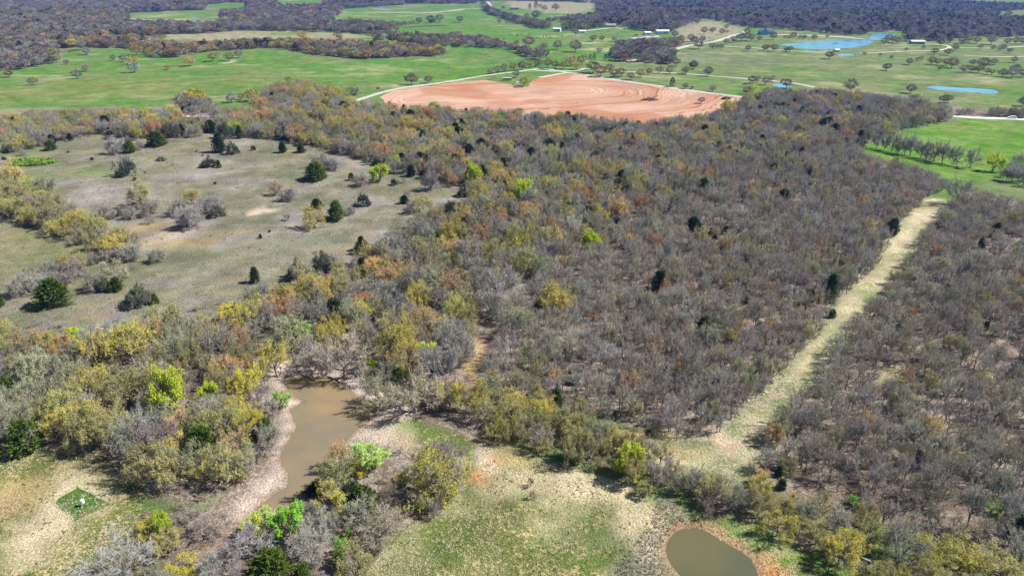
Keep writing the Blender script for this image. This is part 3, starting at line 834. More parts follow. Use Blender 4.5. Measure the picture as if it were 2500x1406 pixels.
def make_far(seed, Hh, Wd, n=620, conifer=False):
    """a tree a kilometre away: trunk, some limbs and a crown of coarse sprays in one mesh"""
    r = np.random.default_rng(seed)
    mb = MB()
    mb.tube([(0, 0, -.5), (r.normal(0, .2), r.normal(0, .2), Hh * .45)], [.3, .18], 4, 0)
    lob = [unit(r.normal(size=3) * np.array((1, 1, .6)) + np.array((0, 0, .3))) for _ in range(9)]
    for k in range(7):
        a = k * .9 + r.uniform(0, .4)
        mb.tube([(0, 0, Hh * r.uniform(.2, .4)), (math.cos(a) * Wd * .33, math.sin(a) * Wd * .33, Hh * r.uniform(.55, .85))], [.14, .05], 3, 0)
    for _ in range(n):
        if conifer:
            t = r.uniform() ** .8
            a = r.uniform(0, 6.283)
            R = Wd / 2 * ((1 - t) ** .7 + .05) * min(1, (t + .1) / .3) * r.uniform(.6, 1.08)
            p = np.array((math.cos(a) * R, math.sin(a) * R, Hh * (.06 + .9 * t)))
            dd = unit(np.array((math.cos(a), math.sin(a), .8)) + r.normal(0, .4, 3))
        else:
            u = unit(r.normal(size=3))
            bump = .60 + .50 * max(0, max(float(u @ q) for q in lob)) ** 4
            rad = r.uniform(.45, 1) ** .5 * bump
            p = np.array((u[0] * Wd / 2 * rad, u[1] * Wd / 2 * rad, Hh * .57 + u[2] * Hh * .40 * rad))
            dd = unit(u + r.normal(0, .6, 3) + np.array((0, 0, .25)))
        sliver(mb, p, dd, Wd * r.uniform(.10, .19), Wd * (.055 if conifer else .042), r, 1)
    return mb

MODEL = {}     # kind -> list of (trunk mesh, crown mesh, height, width)
def reg_model(kind, pair, h, wd, leafmat=None, tw=None):
    tr, cr = pair
    mats = [tw or M_TWIG] + ([leafmat] if leafmat else [])
    MODEL.setdefault(kind, []).append((tr.mesh(kind + '_trunk', [M_BARK]), cr.mesh(kind + '_crown', mats), h, wd))
for i in range(6):
    reg_model('young', make_oak(100 + i, 7.5, 3.9 + .35 * (i % 3), fork=.30 + .03 * (i % 3), n=(5, 4, 4), ntw=11, twl=.68, tww=.044, up=.20, spread=.85, stems=1 + (i % 3 == 2)), 7.5, 4.2)
for i in range(5):
    reg_model('bare', make_oak(200 + i, 8.5, 9.0, fork=(.10, .16, .22, .12, .2)[i], n=(8, 5, 6), ntw=14, twl=.9, tww=.058, up=.1), 8.5, 9.0)
for i in range(6):
    reg_model('bud', make_oak(300 + i, 8.5, 9.0, fork=(.10, .16, .22)[i % 3], n=(8, 4, 5), ntw=10, twl=.85, tww=.055, leaves=6, lsize=.24, up=.1, lclump=.18 + .12 * (i % 3)), 8.5, 9.0, M_LEAF, M_TWIGL)
for i in range(3):
    reg_model('green', make_oak(400 + i, 7.5, 7.0, fork=.2, n=(7, 4, 5), ntw=8, twl=.7, tww=.05, leaves=8, lsize=.29, up=.12, lclump=.6), 7.5, 7.0, M_LEAF, M_TWIGL)
for i in range(4):
    reg_model('bushy', make_oak(250 + i, 6.0, 8.0, fork=.04, n=(10, 5, 5), ntw=13, twl=.95, tww=.065, up=.08), 6.0, 8.0)
CEDW = (4.8, 5.6, 6.2, 5.2, 6.0)
for i in range(5):
    h_ = 7.0
    reg_model('cedar', make_cedar(500 + i, h_, CEDW[i], 130, (.55, .36, .32, .62, .42)[i]), h_, 5.4, None, M_CEDAR)
for i in range(4):
    reg_model('scrub', make_oak(550 + i, 5.5, 6.5, fork=.06, n=(9, 4, 4), ntw=9, twl=.75, tww=.055, leaves=6, lsize=.26, up=.06, lclump=.42 + .08 * i), 5.5, 6.5, M_LEAF, M_TWIGL)
for i in range(4):
    reg_model('brush', make_brush(600 + i, 2.2, 2.8), 2.2, 2.8)
for i in range(2):
    reg_model('sapling', make_oak(700 + i, 3.2, 1.9, fork=.35, n=(3, 3, 3), ntw=5, twl=.4, tww=.03, up=.2), 3.2, 1.9)
for i in range(5):
    MODEL.setdefault('far', []).append((make_far(800 + i, 9, 9.5).mesh('far_tree', [M_BARK, M_TWIG]), None, 9, 9.5))
for i in range(2):
    MODEL.setdefault('farcedar', []).append((make_far(820 + i, 9, 6.5, 360, True).mesh('far_cedar', [M_BARK, M_CEDAR]), None, 9, 6.5))

PAL0 = {'g': (.305,.298,.27), 'l': (.295,.29,.29), 'b': (.285,.24,.195), 't': (.345,.31,.255), 'p': (.60,.59,.57), 'm': (.275,.245,.225), 'e': (.275,.28,.205),
       'o': (.34,.325,.12), 'y': (.47,.41,.09), 'Y': (.56,.47,.04), 'r': (.45,.265,.125), 'q': (.50,.35,.15), 's': (.33,.33,.20), 'v': (.22,.40,.05), 'V': (.42,.50,.03), 'w': (.40,.52,.16),
       'c': (.045,.075,.022), 'G': (.105,.125,.075), 'C': (.085,.125,.02), 'd': (.03,.05,.02)}
PAL = {k: tuple(min(.62, q * (1.14 if k in 'glbtme' else 1.0 if k in 'cGCdp' else 1.18)) for q in v) for k, v in PAL0.items()}
PAL.update({k: (PAL[k][0] * 1.02, PAL[k][1], PAL[k][2] * .955) for k in 'glmbte'})
KIND = {**{k: 'bare' for k in 'glbtpme'}, **{k: 'bud' for k in 'oyYrqs'}, **{k: 'green' for k in 'vVw'}, **{k: 'cedar' for k in 'cCd'}, 'G': 'scrub'}
WORDS = {'g': 'bare grey oak', 'l': 'bare lilac-grey tree', 'b': 'bare brown tree', 't': 'bare tan tree', 'p': 'bleached white bare tree', 'm': 'bare mauve-brown tree', 'e': 'bare grey-olive oak',
         'o': 'olive budding oak', 'y': 'yellow-olive budding oak', 'Y': 'golden yellow tree', 'r': 'rust-brown leafed oak', 'q': 'tan-orange leafed oak', 's': 'sage grey budding oak',
         'v': 'bright lime green tree', 'V': 'yellow-green leafy tree', 'w': 'pale green leafy tree', 'c': 'dark green cedar', 'G': 'rounded grey-green juniper', 'C': 'olive green cedar', 'd': 'blackish green cedar'}

# ------------------------------------------------------------------ which tree stands where
TREES = []     # dict per tree
def add_tree(x, y, wd, code, hf=None, label=None, var=None, model=None, r=rng):
    k = model or KIND[code]
    if hf is None:
        hf = {'bare': .88, 'bushy': .72, 'bud': .88, 'green': .95, 'cedar': 1.15, 'scrub': .75}.get(k, .9)
    base = np.array(PAL[code])
    if k in ('far', 'farcedar'): base = base * .66 * r.uniform(.7, 1.35)
    if k == 'young': base = base * 1.26
    tint = np.clip(base * r.uniform(.84, 1.16) * r.uniform(.94, 1.06, 3), .01, .8)
    TREES.append(dict(x=x, y=y, w=wd, h=wd * hf, code=code, kind=k, label=label, tint=tuple(tint), rot=r.uniform(0, 6.283), var=var))

HAND = []
def hand(px, py, wpx, code, label=None, hf=None, model=None):
    x, y = ground(px, py)
    dep = float(y) * CP + CAM_H * SP
    if dep > 430 and model is None:
        model = 'farcedar' if KIND[code] == 'cedar' else 'far'
        hf = hf or (1.25 if model == 'farcedar' else .85)
    add_tree(float(x), float(y), wpx * dep / F, code, hf, label, None, model)

# trees standing alone in the fields, from enlarged views of the photograph (three strips, 2.778 times enlarged)
Z1 = [(65,528,60,'b'),(228,580,65,'t'),(525,535,75,'l'),(585,487,60,'b'),(770,418,45,'g'),(838,427,60,'e'),(903,440,72,'y'),(912,488,92,'g'),(1137,466,40,'q'),
      (1293,443,78,'q'),(1445,418,72,'y'),(1482,392,40,'g'),(1556,416,72,'o'),(1622,392,66,'g'),(590,378,62,'g'),(455,445,38,'g'),(385,425,62,'o'),(300,370,92,'g'),
      (150,355,62,'b'),(228,358,60,'g'),(25,392,52,'b'),(92,390,50,'g'),(730,333,62,'b'),(928,372,84,'y'),(1570,688,76,'l'),(1632,670,52,'o'),(1708,682,100,'y'),
      (1335,705,140,'Y'),(1248,748,140,'g'),(1412,712,66,'q'),(1310,805,110,'g'),(345,350,60,'b'),(555,345,70,'g'),(335,372,60,'g'),
      (2380,655,70,'o'),(2290,680,90,'V'),(2345,690,70,'v'),(2415,645,55,'g'),(1955,560,50,'v')]
Z2 = [(570,582,92,'b'),(683,567,62,'b'),(342,622,28,'g'),(195,652,62,'g'),(1280,532,58,'g'),(1105,508,50,'b'),(1150,502,60,'o'),(1200,492,65,'e'),(1260,484,64,'o'),(1320,477,70,'b'),
      (1372,462,60,'o'),(1415,457,52,'e'),(1445,450,50,'o'),(1495,467,74,'o'),(1545,472,60,'b'),(1600,477,66,'o'),(1650,458,84,'q'),(1720,452,84,'o'),(1690,482,60,'o'),(1800,502,100,'o'),
      (1850,522,92,'o'),(1910,492,62,'b'),(1780,410,32,'d'),(1808,412,34,'d'),(1880,410,32,'c'),(1912,416,40,'d'),(1940,528,72,'o'),(1990,522,72,'o'),(2055,545,62,'b'),(2120,525,64,'o'),
      (2180,502,52,'o'),(2250,492,60,'e'),(2320,494,60,'e'),(2428,492,62,'o'),(2480,465,62,'b'),(2335,598,50,'d'),(2425,612,42,'g'),(2470,614,22,'g'),(1440,407,104,'g'),(1365,327,96,'b'),
      (1280,312,42,'e'),(1465,337,52,'b'),(1560,337,72,'e'),(1680,352,94,'b'),(1840,358,44,'b'),(1800,284,54,'o'),(1860,282,42,'o'),(1942,285,42,'e'),(1682,242,54,'g'),(2362,447,62,'b'),
      (820,302,62,'l'),(888,252,56,'l'),(895,157,52,'e'),(1165,157,32,'g'),(1215,155,22,'g'),(1350,127,42,'g'),(1412,137,70,'g'),(1470,82,42,'e'),(1545,78,54,'e'),(1330,587,76,'V'),
      (1077,815,84,'w'),(1178,830,84,'v'),(720,790,110,'v'),(1570,835,88,'y'),(660,790,80,'V'),(420,740,40,'d'),(335,745,60,'V'),(1405,865,66,'c'),(1290,800,80,'b'),
      (1370,65,30,'d'),(1412,62,40,'d'),(1440,55,30,'e'),(1190,65,26,'e'),(150,130,26,'w'),(40,190,44,'w'),(1620,190,70,'o'),(1670,192,60,'v'),(1730,200,66,'e'),(1880,60,60,'g'),(620,165,50,'e'),(700,160,60,'g'),(760,155,60,'e')]
Z3 = [(113,597,48,'d'),(205,612,46,'t'),(247,612,22,'g'),(385,634,46,'b'),(205,497,56,'o'),(258,464,64,'b'),(358,512,72,'g'),(655,567,64,'b'),(690,562,52,'b'),(745,577,62,'b'),(790,557,52,'g'),
      (620,650,64,'e'),(885,602,82,'b'),(660,630,74,'V'),(1178,402,62,'b'),(1565,480,62,'t'),(1320,622,104,'e'),(1728,630,74,'e'),(1735,674,44,'b'),(1767,674,50,'e'),(1955,697,66,'b'),(1985,692,64,'e'),
      (2490,718,74,'g'),(1720,442,52,'b'),(1775,414,32,'o'),(1800,412,38,'e'),(1870,437,64,'b'),(1910,437,54,'o'),(1970,442,64,'b'),(2010,457,84,'b'),(1930,472,42,'o'),(2090,487,64,'b'),
      (2145,487,54,'e'),(2190,492,62,'o'),(2225,462,94,'e'),(2250,502,44,'o'),(2280,507,44,'v'),(2350,522,62,'e'),(2415,527,74,'g'),(2437,502,74,'e'),(2485,527,64,'g'),(2150,437,48,'b'),
      (2295,437,52,'e'),(2430,427,48,'b'),(1890,377,52,'b'),(1980,382,52,'e'),(2030,347,48,'b'),(2085,297,64,'o'),(2125,292,62,'o'),(2175,297,52,'o'),(2275,302,64,'b'),(2385,302,48,'b'),(2440,302,52,'o'),
      (2490,302,52,'b'),(2200,337,38,'b'),(2290,337,34,'e'),(2335,347,44,'b'),(2360,337,44,'e'),(2400,362,42,'b'),(1815,337,28,'b'),(1700,352,26,'b'),(1415,377,28,'e'),(1525,377,22,'b'),
      (1600,402,28,'b'),(740,347,48,'b'),(765,334,34,'b'),(803,352,58,'b'),(625,350,44,'b'),(385,342,48,'b'),(415,337,38,'b'),(445,337,34,'b'),(480,302,44,'e'),(530,292,52,'e'),(580,282,64,'e'),
      (620,277,62,'o'),(650,282,54,'e'),(705,282,42,'b'),(800,272,56,'v'),(290,342,74,'b'),(330,237,54,'b'),(385,230,46,'b'),(450,242,48,'b'),(480,197,34,'e'),(488,224,22,'b'),(285,167,44,'e'),
      (885,352,34,'b'),(910,354,48,'b'),(880,257,28,'b'),(910,257,34,'b'),(940,252,44,'b'),(980,257,32,'b'),(1010,260,34,'b'),(1075,267,44,'b'),(1165,257,24,'b'),(1550,302,52,'b'),(1580,292,62,'b'),
      (1610,292,52,'b'),(1640,302,52,'b'),(1930,317,62,'b'),(620,235,50,'v'),(750,660,70,'y'),(545,770,60,'v'),(310,705,52,'b'),(240,285,60,'b'),(265,300,60,'b'),(320,290,50,'b'),(130,260,50,'e'),(170,290,60,'e'),
      (1250,690,100,'w'),(900,690,90,'o'),(480,760,90,'r')]
# open clearing (2.778 times enlarged, origin 0,250) and its right end (origin 800,250)
Z4 = [(310,590,160,'e',.55),(865,502,150,'G',.8),(1420,447,112,'G',.6),(1490,452,46,'C'),(1495,348,96,'c',1.3),(1580,358,96,'G',.9),(1720,332,36,'d'),(1768,340,30,'b'),(1920,348,58,'c'),(2045,347,74,'c',.8),
      (2178,445,130,'g'),(2268,457,112,'l'),(2140,522,146,'C',.75),(2440,567,112,'m'),(2385,527,42,'c'),(1875,628,112,'r'),(1962,662,124,'l'),(882,785,112,'g'),(960,705,190,'o'),(1025,765,140,'g'),
      (830,762,74,'G'),(1015,822,84,'g'),(700,782,165,'g',.55),(1222,765,165,'g'),(1300,695,126,'y'),(1430,765,180,'l'),(1300,858,180,'l',.85),(1250,850,80,'c'),(1480,778,112,'G',.75),(2135,858,160,'y',1.0),
      (2150,722,74,'c',.9),(2280,798,146,'C',.9),(2372,765,92,'l'),(2470,702,104,'G'),(1950,805,62,'m'),(1070,1092,122,'g'),(900,1078,152,'g'),(830,1072,124,'g'),(740,1082,120,'g'),(650,1090,110,'g'),(795,1285,130,'C',.7),
      (660,1280,150,'g',.85),(720,1285,110,'G',.8),(790,1215,190,'s',.8),(370,1375,205,'C',.85),(945,1387,180,'G',.75),(960,1360,140,'l',.8),(1062,1382,64,'C'),(5,1382,74,'C',1.3),(155,1302,180,'g'),(262,1262,136,'l'),(280,1270,70,'G'),(500,1192,180,'g'),
      (360,1182,165,'g'),(480,1150,190,'y',.8),(2020,1212,150,'G',.85),(2200,1155,180,'G',.8),(2240,1130,130,'l'),(2455,1032,104,'d'),(915,537,30,'d'),(1010,1252,36,'b'),(625,388,26,'d'),(460,332,20,'d'),(1335,345,16,'d'),(1375,375,16,'d'),
      (1460,558,22,'d'),(1770,935,26,'c'),(1830,890,22,'d'),(25,378,30,'d'),(1545,655,22,'b'),(985,488,14,'d'),(1735,1240,74,'c',1.5),(1790,1310,100,'l'),(1640,370,40,'b'),(1855,322,40,'b'),(1770,870,26,'b'),(1850,860,40,'b'),(2370,840,30,'b'),(2415,850,40,'b'),(2235,905,40,'b'),(2150,890,36,'b'),(2025,745,30,'b'),(2095,605,30,'b'),(1525,410,26,'b'),(1615,405,26,'b'),
      (790,345,130,'l',.85),(885,345,90,'C',.85),(960,325,80,'m'),(1065,300,130,'C',.7),(1170,240,130,'G',.8),(1320,240,120,'g'),(1430,208,84,'c',.9),(1540,248,120,'G',.9),(1630,250,76,'C',1.1),(345,310,70,'C',.9),(150,350,60,'g'),(40,332,40,'d'),
      (200,540,60,'y'),(90,580,220,'y'),(60,690,200,'o'),(230,740,180,'e'),(370,760,200,'o'),(380,830,200,'o'),(520,880,180,'y'),(660,930,200,'o'),(760,960,160,'g')]
Z5 = [(360,537,132,'V',.9),(455,562,56,'d'),(520,547,46,'l'),(465,435,84,'V',.9),(700,598,134,'l',.95),(855,572,94,'r',.9),(520,692,56,'c',.95),(650,748,120,'o',.9),(565,762,94,'m',.8),(540,650,60,'l'),(330,430,60,'d',.8),(385,430,54,'d',.7),(530,435,80,'d',.8),
      (940,640,120,'G',.8),(1000,560,80,'g'),(1200,620,80,'d',1.0),(1290,640,80,'d',.9),(1150,740,76,'c',1.2),(1640,920,165,'p',1.0),(1770,1000,170,'V',.85),(1810,770,76,'y',1.4),(2250,1255,110,'c',1.2),(2480,870,96,'d',1.0),
      (990,560,120,'V',1.2),(1545,1400,270,'y',.8),(640,1000,110,'Y',.8),(400,970,60,'V'),(1405,170,80,'d',.95),(1900,355,46,'d',1.6),(1660,295,40,'d',1.7),(2010,380,70,'d',.8),(950,400,52,'d',1.0),(180,150,40,'d',1.2),(70,250,76,'d',.9),(830,820,160,'d',.8),(640,880,190,'s',.9),(230,1010,90,'d',1.1)]
for q in Z1: hand(q[0]/2.778, q[1]/2.778, q[2]/2.778, q[3])
for q in Z2: hand(800+q[0]/2.778, q[1]/2.778, q[2]/2.778, q[3])
for q in Z3: hand(1600+q[0]/2.778, q[1]/2.778, q[2]/2.778, q[3])
for q in Z4: hand(q[0]/2.778, 250+q[1]/2.778, q[2]/2.778, q[3], None, q[4] if len(q) > 4 else None, None if KIND[q[3]] != 'bare' else 'sapling' if q[2] <= 40 else 'bushy' if q[2] > 85 else None) if not (q[3] == 'd' and (len(q) < 5 or q[4] < 1)) else hand(q[0]/2.778, 250+q[1]/2.778, q[2]/2.778, 'd', None, .8, 'scrub')
for q in Z5: hand(800+q[0]/2.778, 250+q[1]/2.778, q[2]/2.778, q[3], None, (q[4] if len(q) > 4 else .8 if q[3] == 'd' else None), 'bushy' if KIND[q[3]] == 'bare' and q[3] != 'p' and q[2] > 80 else 'scrub' if q[3] == 'd' and (len(q) < 5 or q[4] < 1) else None)
# trees that stand out in the woods and along the hedges
for q in [(1690,566,36,'c'),(1717,815,42,'C'),(1355,1003,52,'c'),(2025,722,52,'c'),(2010,728,36,'G'),(1975,737,28,'c'),(2304,733,30,'c'),(2175,577,36,'c'),(2448,1190,40,'c'),(1910,505,36,'c'),(1885,432,26,'d'),(1975,446,28,'c'),
          (1812,482,24,'d'),(1735,575,22,'d'),(1757,605,20,'d'),(2065,590,26,'C'),(1640,1015,24,'C'),(2425,580,30,'d'),(1715,478,34,'d'),(1735,470,20,'d'),(1795,395,22,'d'),(1850,380,22,'d'),(1818,415,22,'d'),(1955,390,22,'d'),(1955,292,26,'d'),(1985,300,22,'d'),
          (2000,510,26,'d'),(1900,682,16,'C'),(2490,1300,70,'C',.9),(2470,925,30,'C'),(1720,470,26,'d'),(1920,395,18,'d'),(2380,950,22,'C'),(1570,1040,20,'C'),(1060,925,26,'d'),
          (175,905,54,'v',.7),(318,940,54,'v',.5),(515,985,56,'V',1.0),(600,1098,36,'v'),(710,1310,84,'v',1.1),(625,1320,62,'V',1.0),(640,1290,60,'w',.9),(835,1362,46,'v',1.3),(852,1315,14,'v',2.2),(2085,1240,38,'v',.9),(1195,960,24,'v'),(400,1305,56,'V',1.2),(365,1310,70,'Y',.8),
          (2420,1250,44,'v',.8),(2185,405,24,'v'),(2425,415,42,'V',1.0),(2160,560,20,'y'),(1540,1165,82,'V',1.05),(1525,1160,70,'o'),(185,830,40,'V',.8),(195,850,44,'w',.8),(1000,940,22,'C'),(905,905,30,'V',1.1),(975,930,50,'C',.6),
          (668,1420,92,'C',1.0),(742,1420,42,'C',1.25),(890,1250,66,'C',1.0),(860,1225,60,'d',.8),(1072,1205,170,'y',.75),(1060,1215,120,'o',.7),(825,1195,100,'o',1.0),(795,1200,46,'y',1.1),(775,1195,70,'d',.5),(830,1130,56,'q',1.3),(905,1150,90,'w',.8),(885,1165,50,'Y',.8),(985,1190,44,'Y',1.0),
          (935,1320,120,'t',.75),(950,1225,60,'b'),(1060,1268,34,'l',1.6),(800,1295,90,'l',.7),(660,1330,90,'g',.7),(300,1420,170,'l',.75),(565,1440,110,'l',.75),(450,1410,100,'Y',.55),(510,1310,80,'m',.8),(690,990,46,'w',1.1),(675,990,30,'Y',.8),
          (840,915,150,'t',.7),(770,900,120,'g',.6),(1015,1010,150,'t',.7),(930,985,110,'s',.8),(1080,985,110,'b',.7),(1150,1010,90,'y',1.0),(1100,1000,80,'y',.9),(1180,1030,80,'o',.9),(720,835,90,'w',.6),(330,890,110,'y',.95),(420,820,100,'o',.8),(580,860,80,'r',.8),(600,915,60,'r',.8),(640,940,70,'m',.8),
          (1425,1072,70,'o',1.1),(1470,1088,64,'s',1.15),(1505,1100,60,'y',1.1),(1540,1112,66,'o',1.1),(1575,1124,56,'g',1.2),(1610,1136,60,'e',1.15),(1545,1180,70,'o',1.15),(1600,1190,62,'g',1.25),(1650,1200,70,'s',1.15),(1692,1208,60,'g',1.25),(1735,1224,70,'o',1.1),(1795,1246,66,'e',1.15),(1850,1258,76,'o',1.0),(1575,1215,50,'o',.8),(1720,1250,60,'b',.7),(1635,1170,62,'g',1.1),(1700,1190,60,'g',.9),(1760,1232,96,'g',.8),(1485,1110,60,'o',1.0),(1445,1085,70,'g',.9),(1580,1160,44,'g',1.1),(1830,1245,60,'g',.9),(1500,1150,56,'b',.9),(1960,1275,66,'g',1.0),(2035,1300,80,'g',.9),(2190,1380,130,'g',.85),(2260,1380,110,'y',.8),(1895,1310,90,'y',.8),(1300,1222,18,'b',1.5),(1296,1192,22,'b',1.4),
          (1400,1080,80,'o',.9),(1330,1060,80,'o',.9),(1250,1040,90,'o',.9),(2120,1340,90,'o',.8),(2340,1390,120,'y',.7),(2430,1420,130,'o',.7),(2460,1330,90,'g',.7),(1990,1330,70,'o',.8),
          (1355,765,84,'y',.85),(1318,770,40,'C',1.1),(1100,850,100,'l',.85),(1220,730,100,'l',.9),(810,830,70,'Y',.9),(1040,880,50,'V',1.1),(880,780,60,'y'),(885,750,50,'r',.8),(745,700,70,'s',.9),(950,700,80,'q',.7),(570,790,60,'Y',.8),(620,800,90,'y',.9),(940,740,80,'l'),
          (2335,500,70,'g',1.0),(2300,530,30,'g',1.0),(2105,330,60,'l',.9),(1480,195,0.01,'g')]:
    if q[2] < 1: continue
    hand(q[0], q[1], q[2], q[3], None, q[4] if len(q) > 4 else None)
# the line of bare trees along the right hand field
for px, wpx, code in ((2138,28,'g'),(2158,26,'g'),(2176,36,'g'),(2192,30,'g'),(2208,34,'g'),(2222,40,'g'),(2247,32,'g'),(2262,34,'g'),(2281,36,'b'),(2300,38,'b'),(2328,34,'g'),(2368,38,'g')):
    hand(px, 361 + (px - 2138) * .205 + rng.normal(0, 1.5), wpx * 1.15, code, None, 1.2)

def hand_mask():
    return np.array([(t['x'], t['y'], t['w']) for t in TREES])
HM = hand_mask()

def choose(probs, n, u):
    ks = list(probs); p = np.array([probs[k] for k in ks], float); p /= p.sum()
    c = np.cumsum(p)
    return [ks[min(int(np.searchsorted(c, q)), len(ks) - 1)] for q in u]

WOODS_PX = [np.array(q, float) for q in (MAIN, YOUNG, RIGHTW, LEFTW, BOTW, HEDGE, LHEDGE, LHEDGE2, RROW, F1, F2, F3, F3B, F4, F6, F7, F8, FRIGHT)]
BLOCK = [sd for sd in (PA, PB)] + [chaikin(gp(q), 1) for q in (LAKE, LAKE2, POOL, POOL2, LANE, DAM)]
for nm, q, wd in ROADS: BLOCK.append(ribbon(q, wd + 1.0, 1))
BLOCK_SOFT = [gp([(880,1000),(980,990),(1000,1030),(930,1080),(880,1085),(860,1060)]), gp([(640,1160),(700,1120),(705,1180),(620,1235),(600,1230)]), gp([(436,276),(528,276),(530,312),(440,314)]),
              gp([(1180,800),(1215,790),(1200,850),(1170,905),(1130,905),(1140,870),(1170,850)]), gp([(1125,880),(1185,870),(1190,965),(1135,975)]), gp([(330,905),(420,870),(430,885),(360,915)]),
              gp([(2130,930),(2210,900),(2220,925),(2140,965)]), gp([(640,880),(700,880),(740,905),(660,915)]),
              gp([(445,1390),(520,1330),(610,1270),(625,1285),(540,1345),(470,1406)])]

def zone(name, poly, spacing, wr, hf, probs, model=None, top=.8, prior=(), jit=.42, thin=0.0, seed=0, clump=26.0, extra=None):
    g = gp(poly)
    lo, hi = g.min(0), g.max(0)
    hi[1] = min(hi[1], 3300)
    nx, ny = int((hi[0] - lo[0]) / spacing) + 2, int((hi[1] - lo[1]) / (spacing * .87)) + 2
    gx, gy = np.meshgrid(np.arange(nx), np.arange(ny))
    x = lo[0] + (gx + .5 * (gy % 2)) * spacing; y = lo[1] + gy * spacing * .87
    r = np.random.default_rng(9000 + seed)
    x, y = x.ravel() + r.uniform(-jit, jit, x.size) * spacing, y.ravel() + r.uniform(-jit, jit, y.size) * spacing
    m = (np.abs(x) < .90 * y + 30) & (y > 30)
    x, y = x[m], y[m]
    bx, by, dep = project(x, y, np.zeros_like(x))
    wd = wr[0] * .9 + (wr[1] * 1.08 - wr[0] * .9) * r.uniform(0, 1, x.size) ** 1.4
    wd = wd * (.85 + .3 * fbm(x / 40, y / 40, 77 + seed))
    hh = wd * hf * r.uniform(.78, 1.2, x.size) * (.8 + .4 * fbm(x / 30, y / 30, 177 + seed))
    tx, ty, _ = project(x, y, hh * top)
    B, T = np.stack([bx, by], 1), np.stack([tx, ty], 1)
    ok = inside(B, poly)
    un = np.zeros(x.size, bool)
    for q in WOODS_PX: un |= inside(T, q)
    ok &= un
    for q in prior: ok &= ~inside(B, q)
    for q in NO_TREES_PX: ok &= ~inside(B, q) & ~inside(T, q)
    G = np.stack([x, y], 1)
    for bi, q in enumerate(BLOCK): ok &= sdist(G, q, 1.5) < (-.3 if bi == 6 else -.8)
    for q in BLOCK_SOFT: ok &= ~inside(G, q)
    if thin: ok &= (r.uniform(0, 1, x.size) > thin) & (fbm(x / 12, y / 12, 31 + seed) > .31)
    idx = np.where(ok)[0]
    if len(HM) and len(idx):
        near = np.hypot(x[idx], y[idx]) < 900
        dm = np.full(len(idx), 9.0)
        for hx, hy, hw in HM:
            dm[near] = np.minimum(dm[near], np.hypot(x[idx][near] - hx, (y[idx][near] - hy)) / (hw * .42 + wd[idx][near] * .15))
        idx = idx[dm > 1]
    u = np.clip(fbm(x / clump, y / clump, 50 + seed) * 1.0 + r.normal(0, .16, x.size), 0, .999)
    u = (u - .5) * 1.6 + .5
    u = np.where(r.uniform(0, 1, x.size) < .45, r.uniform(0, 1, x.size), np.clip(u, 0, .999))
    codes = choose(probs, len(idx), u[idx])
    for i, c in zip(idx, codes):
        md, wdi = model, wd[i]
        if md == 'young' and KIND[c] != 'bare': md = None
        if md == 'far' and KIND[c] == 'cedar': md = 'farcedar'
        hfi = hh[i] / wd[i]
        if md is None:
            if KIND[c] == 'cedar': wdi *= .62; hfi = 1.15
            elif model == 'young': wdi *= 1.15; hfi *= .8
        if md == 'farcedar': wdi *= .72; hfi = 1.2
        add_tree(x[i], y[i], wdi, c, hfi, None, None, md, r)

mixm = {'y': .10, 'o': .16, 's': .10, 'g': .17, 'l': .13, 'e': .15, 'b': .05, 'm': .03, 'q': .065, 'r': .04, 'V': .003, 'c': .02, 'd': .012}
mixup = {'s': .07, 'o': .10, 'y': .07, 'e': .19, 'g': .21, 'l': .17, 'b': .07, 'm': .04, 'q': .045, 'r': .03, 'V': .002, 'd': .02, 'c': .012}
mixl = {'e': .15, 'g': .19, 's': .15, 'o': .16, 'y': .14, 'Y': .025, 'q': .10, 'l': .05, 'm': .06, 'r': .03, 'V': .004, 'C': .02}
mixy = {'g': .26, 'l': .17, 'm': .20, 'b': .10, 'e': .14, 's': .045, 'o': .03, 'q': .02, 'r': .012, 'c': .006}
mixh = {'o': .33, 'y': .18, 'g': .15, 'e': .16, 's': .15, 'b': .03}
mixf = {'g': .20, 'l': .24, 'b': .15, 'm': .15, 'e': .12, 'q': .05, 'r': .02, 'o': .03, 'd': .02}
mixf2 = {'b': .26, 'q': .14, 'o': .12, 'y': .07, 'm': .16, 'g': .14, 'r': .04, 'd': .05}
mixfr = {'l': .22, 'g': .20, 'e': .16, 'd': .20, 'c': .10, 'm': .09, 'b': .03}
A = lambda q: np.array(q, float)
zone('young', YOUNG, 3.0, (2.9, 4.7), 1.65, mixy, 'young', seed=1, thin=.14, clump=22)
zone('right', RIGHTW, 2.9, (2.9, 4.7), 1.65, mixy, 'young', seed=2, thin=.08, clump=22)
zone('young_big', YOUNG, 15, (5.0, 8.5), 1.0, {'g': .3, 'e': .3, 's': .2, 'o': .1, 'l': .1}, None, seed=31, thin=.35)
zone('right_big', RIGHTW, 15, (5.0, 8.0), 1.0, {'g': .3, 'e': .3, 's': .2, 'o': .1, 'l': .1}, None, seed=32, thin=.35)
MAIN_NEAR = [(x, max(y, 420)) for x, y in MAIN]
zone('main', MAIN_NEAR, 5.4, (5.2, 9.4), .98, mixm, None, seed=3, prior=(A(YOUNG), A(HEDGE)), clump=24)
MAIN_FAR = [(x, min(y, 420)) for x, y in MAIN]
MAIN_FARL = [(min(x, 1150), y) for x, y in MAIN_FAR]
zone('mainfarleft', MAIN_FARL, 5.4, (6.0, 10.5), .85, {'y': .13, 'q': .10, 'o': .15, 's': .07, 'e': .13, 'g': .13, 'l': .12, 'b': .05, 'm': .03, 'r': .05, 'V': .004, 'c': .015, 'd': .02}, None, seed=24, clump=30)
zone('mainfar', MAIN_FAR, 5.4, (6.0, 10.0), .85, mixup, None, seed=4, prior=(A(YOUNG), A(MAIN_FARL)), clump=40)
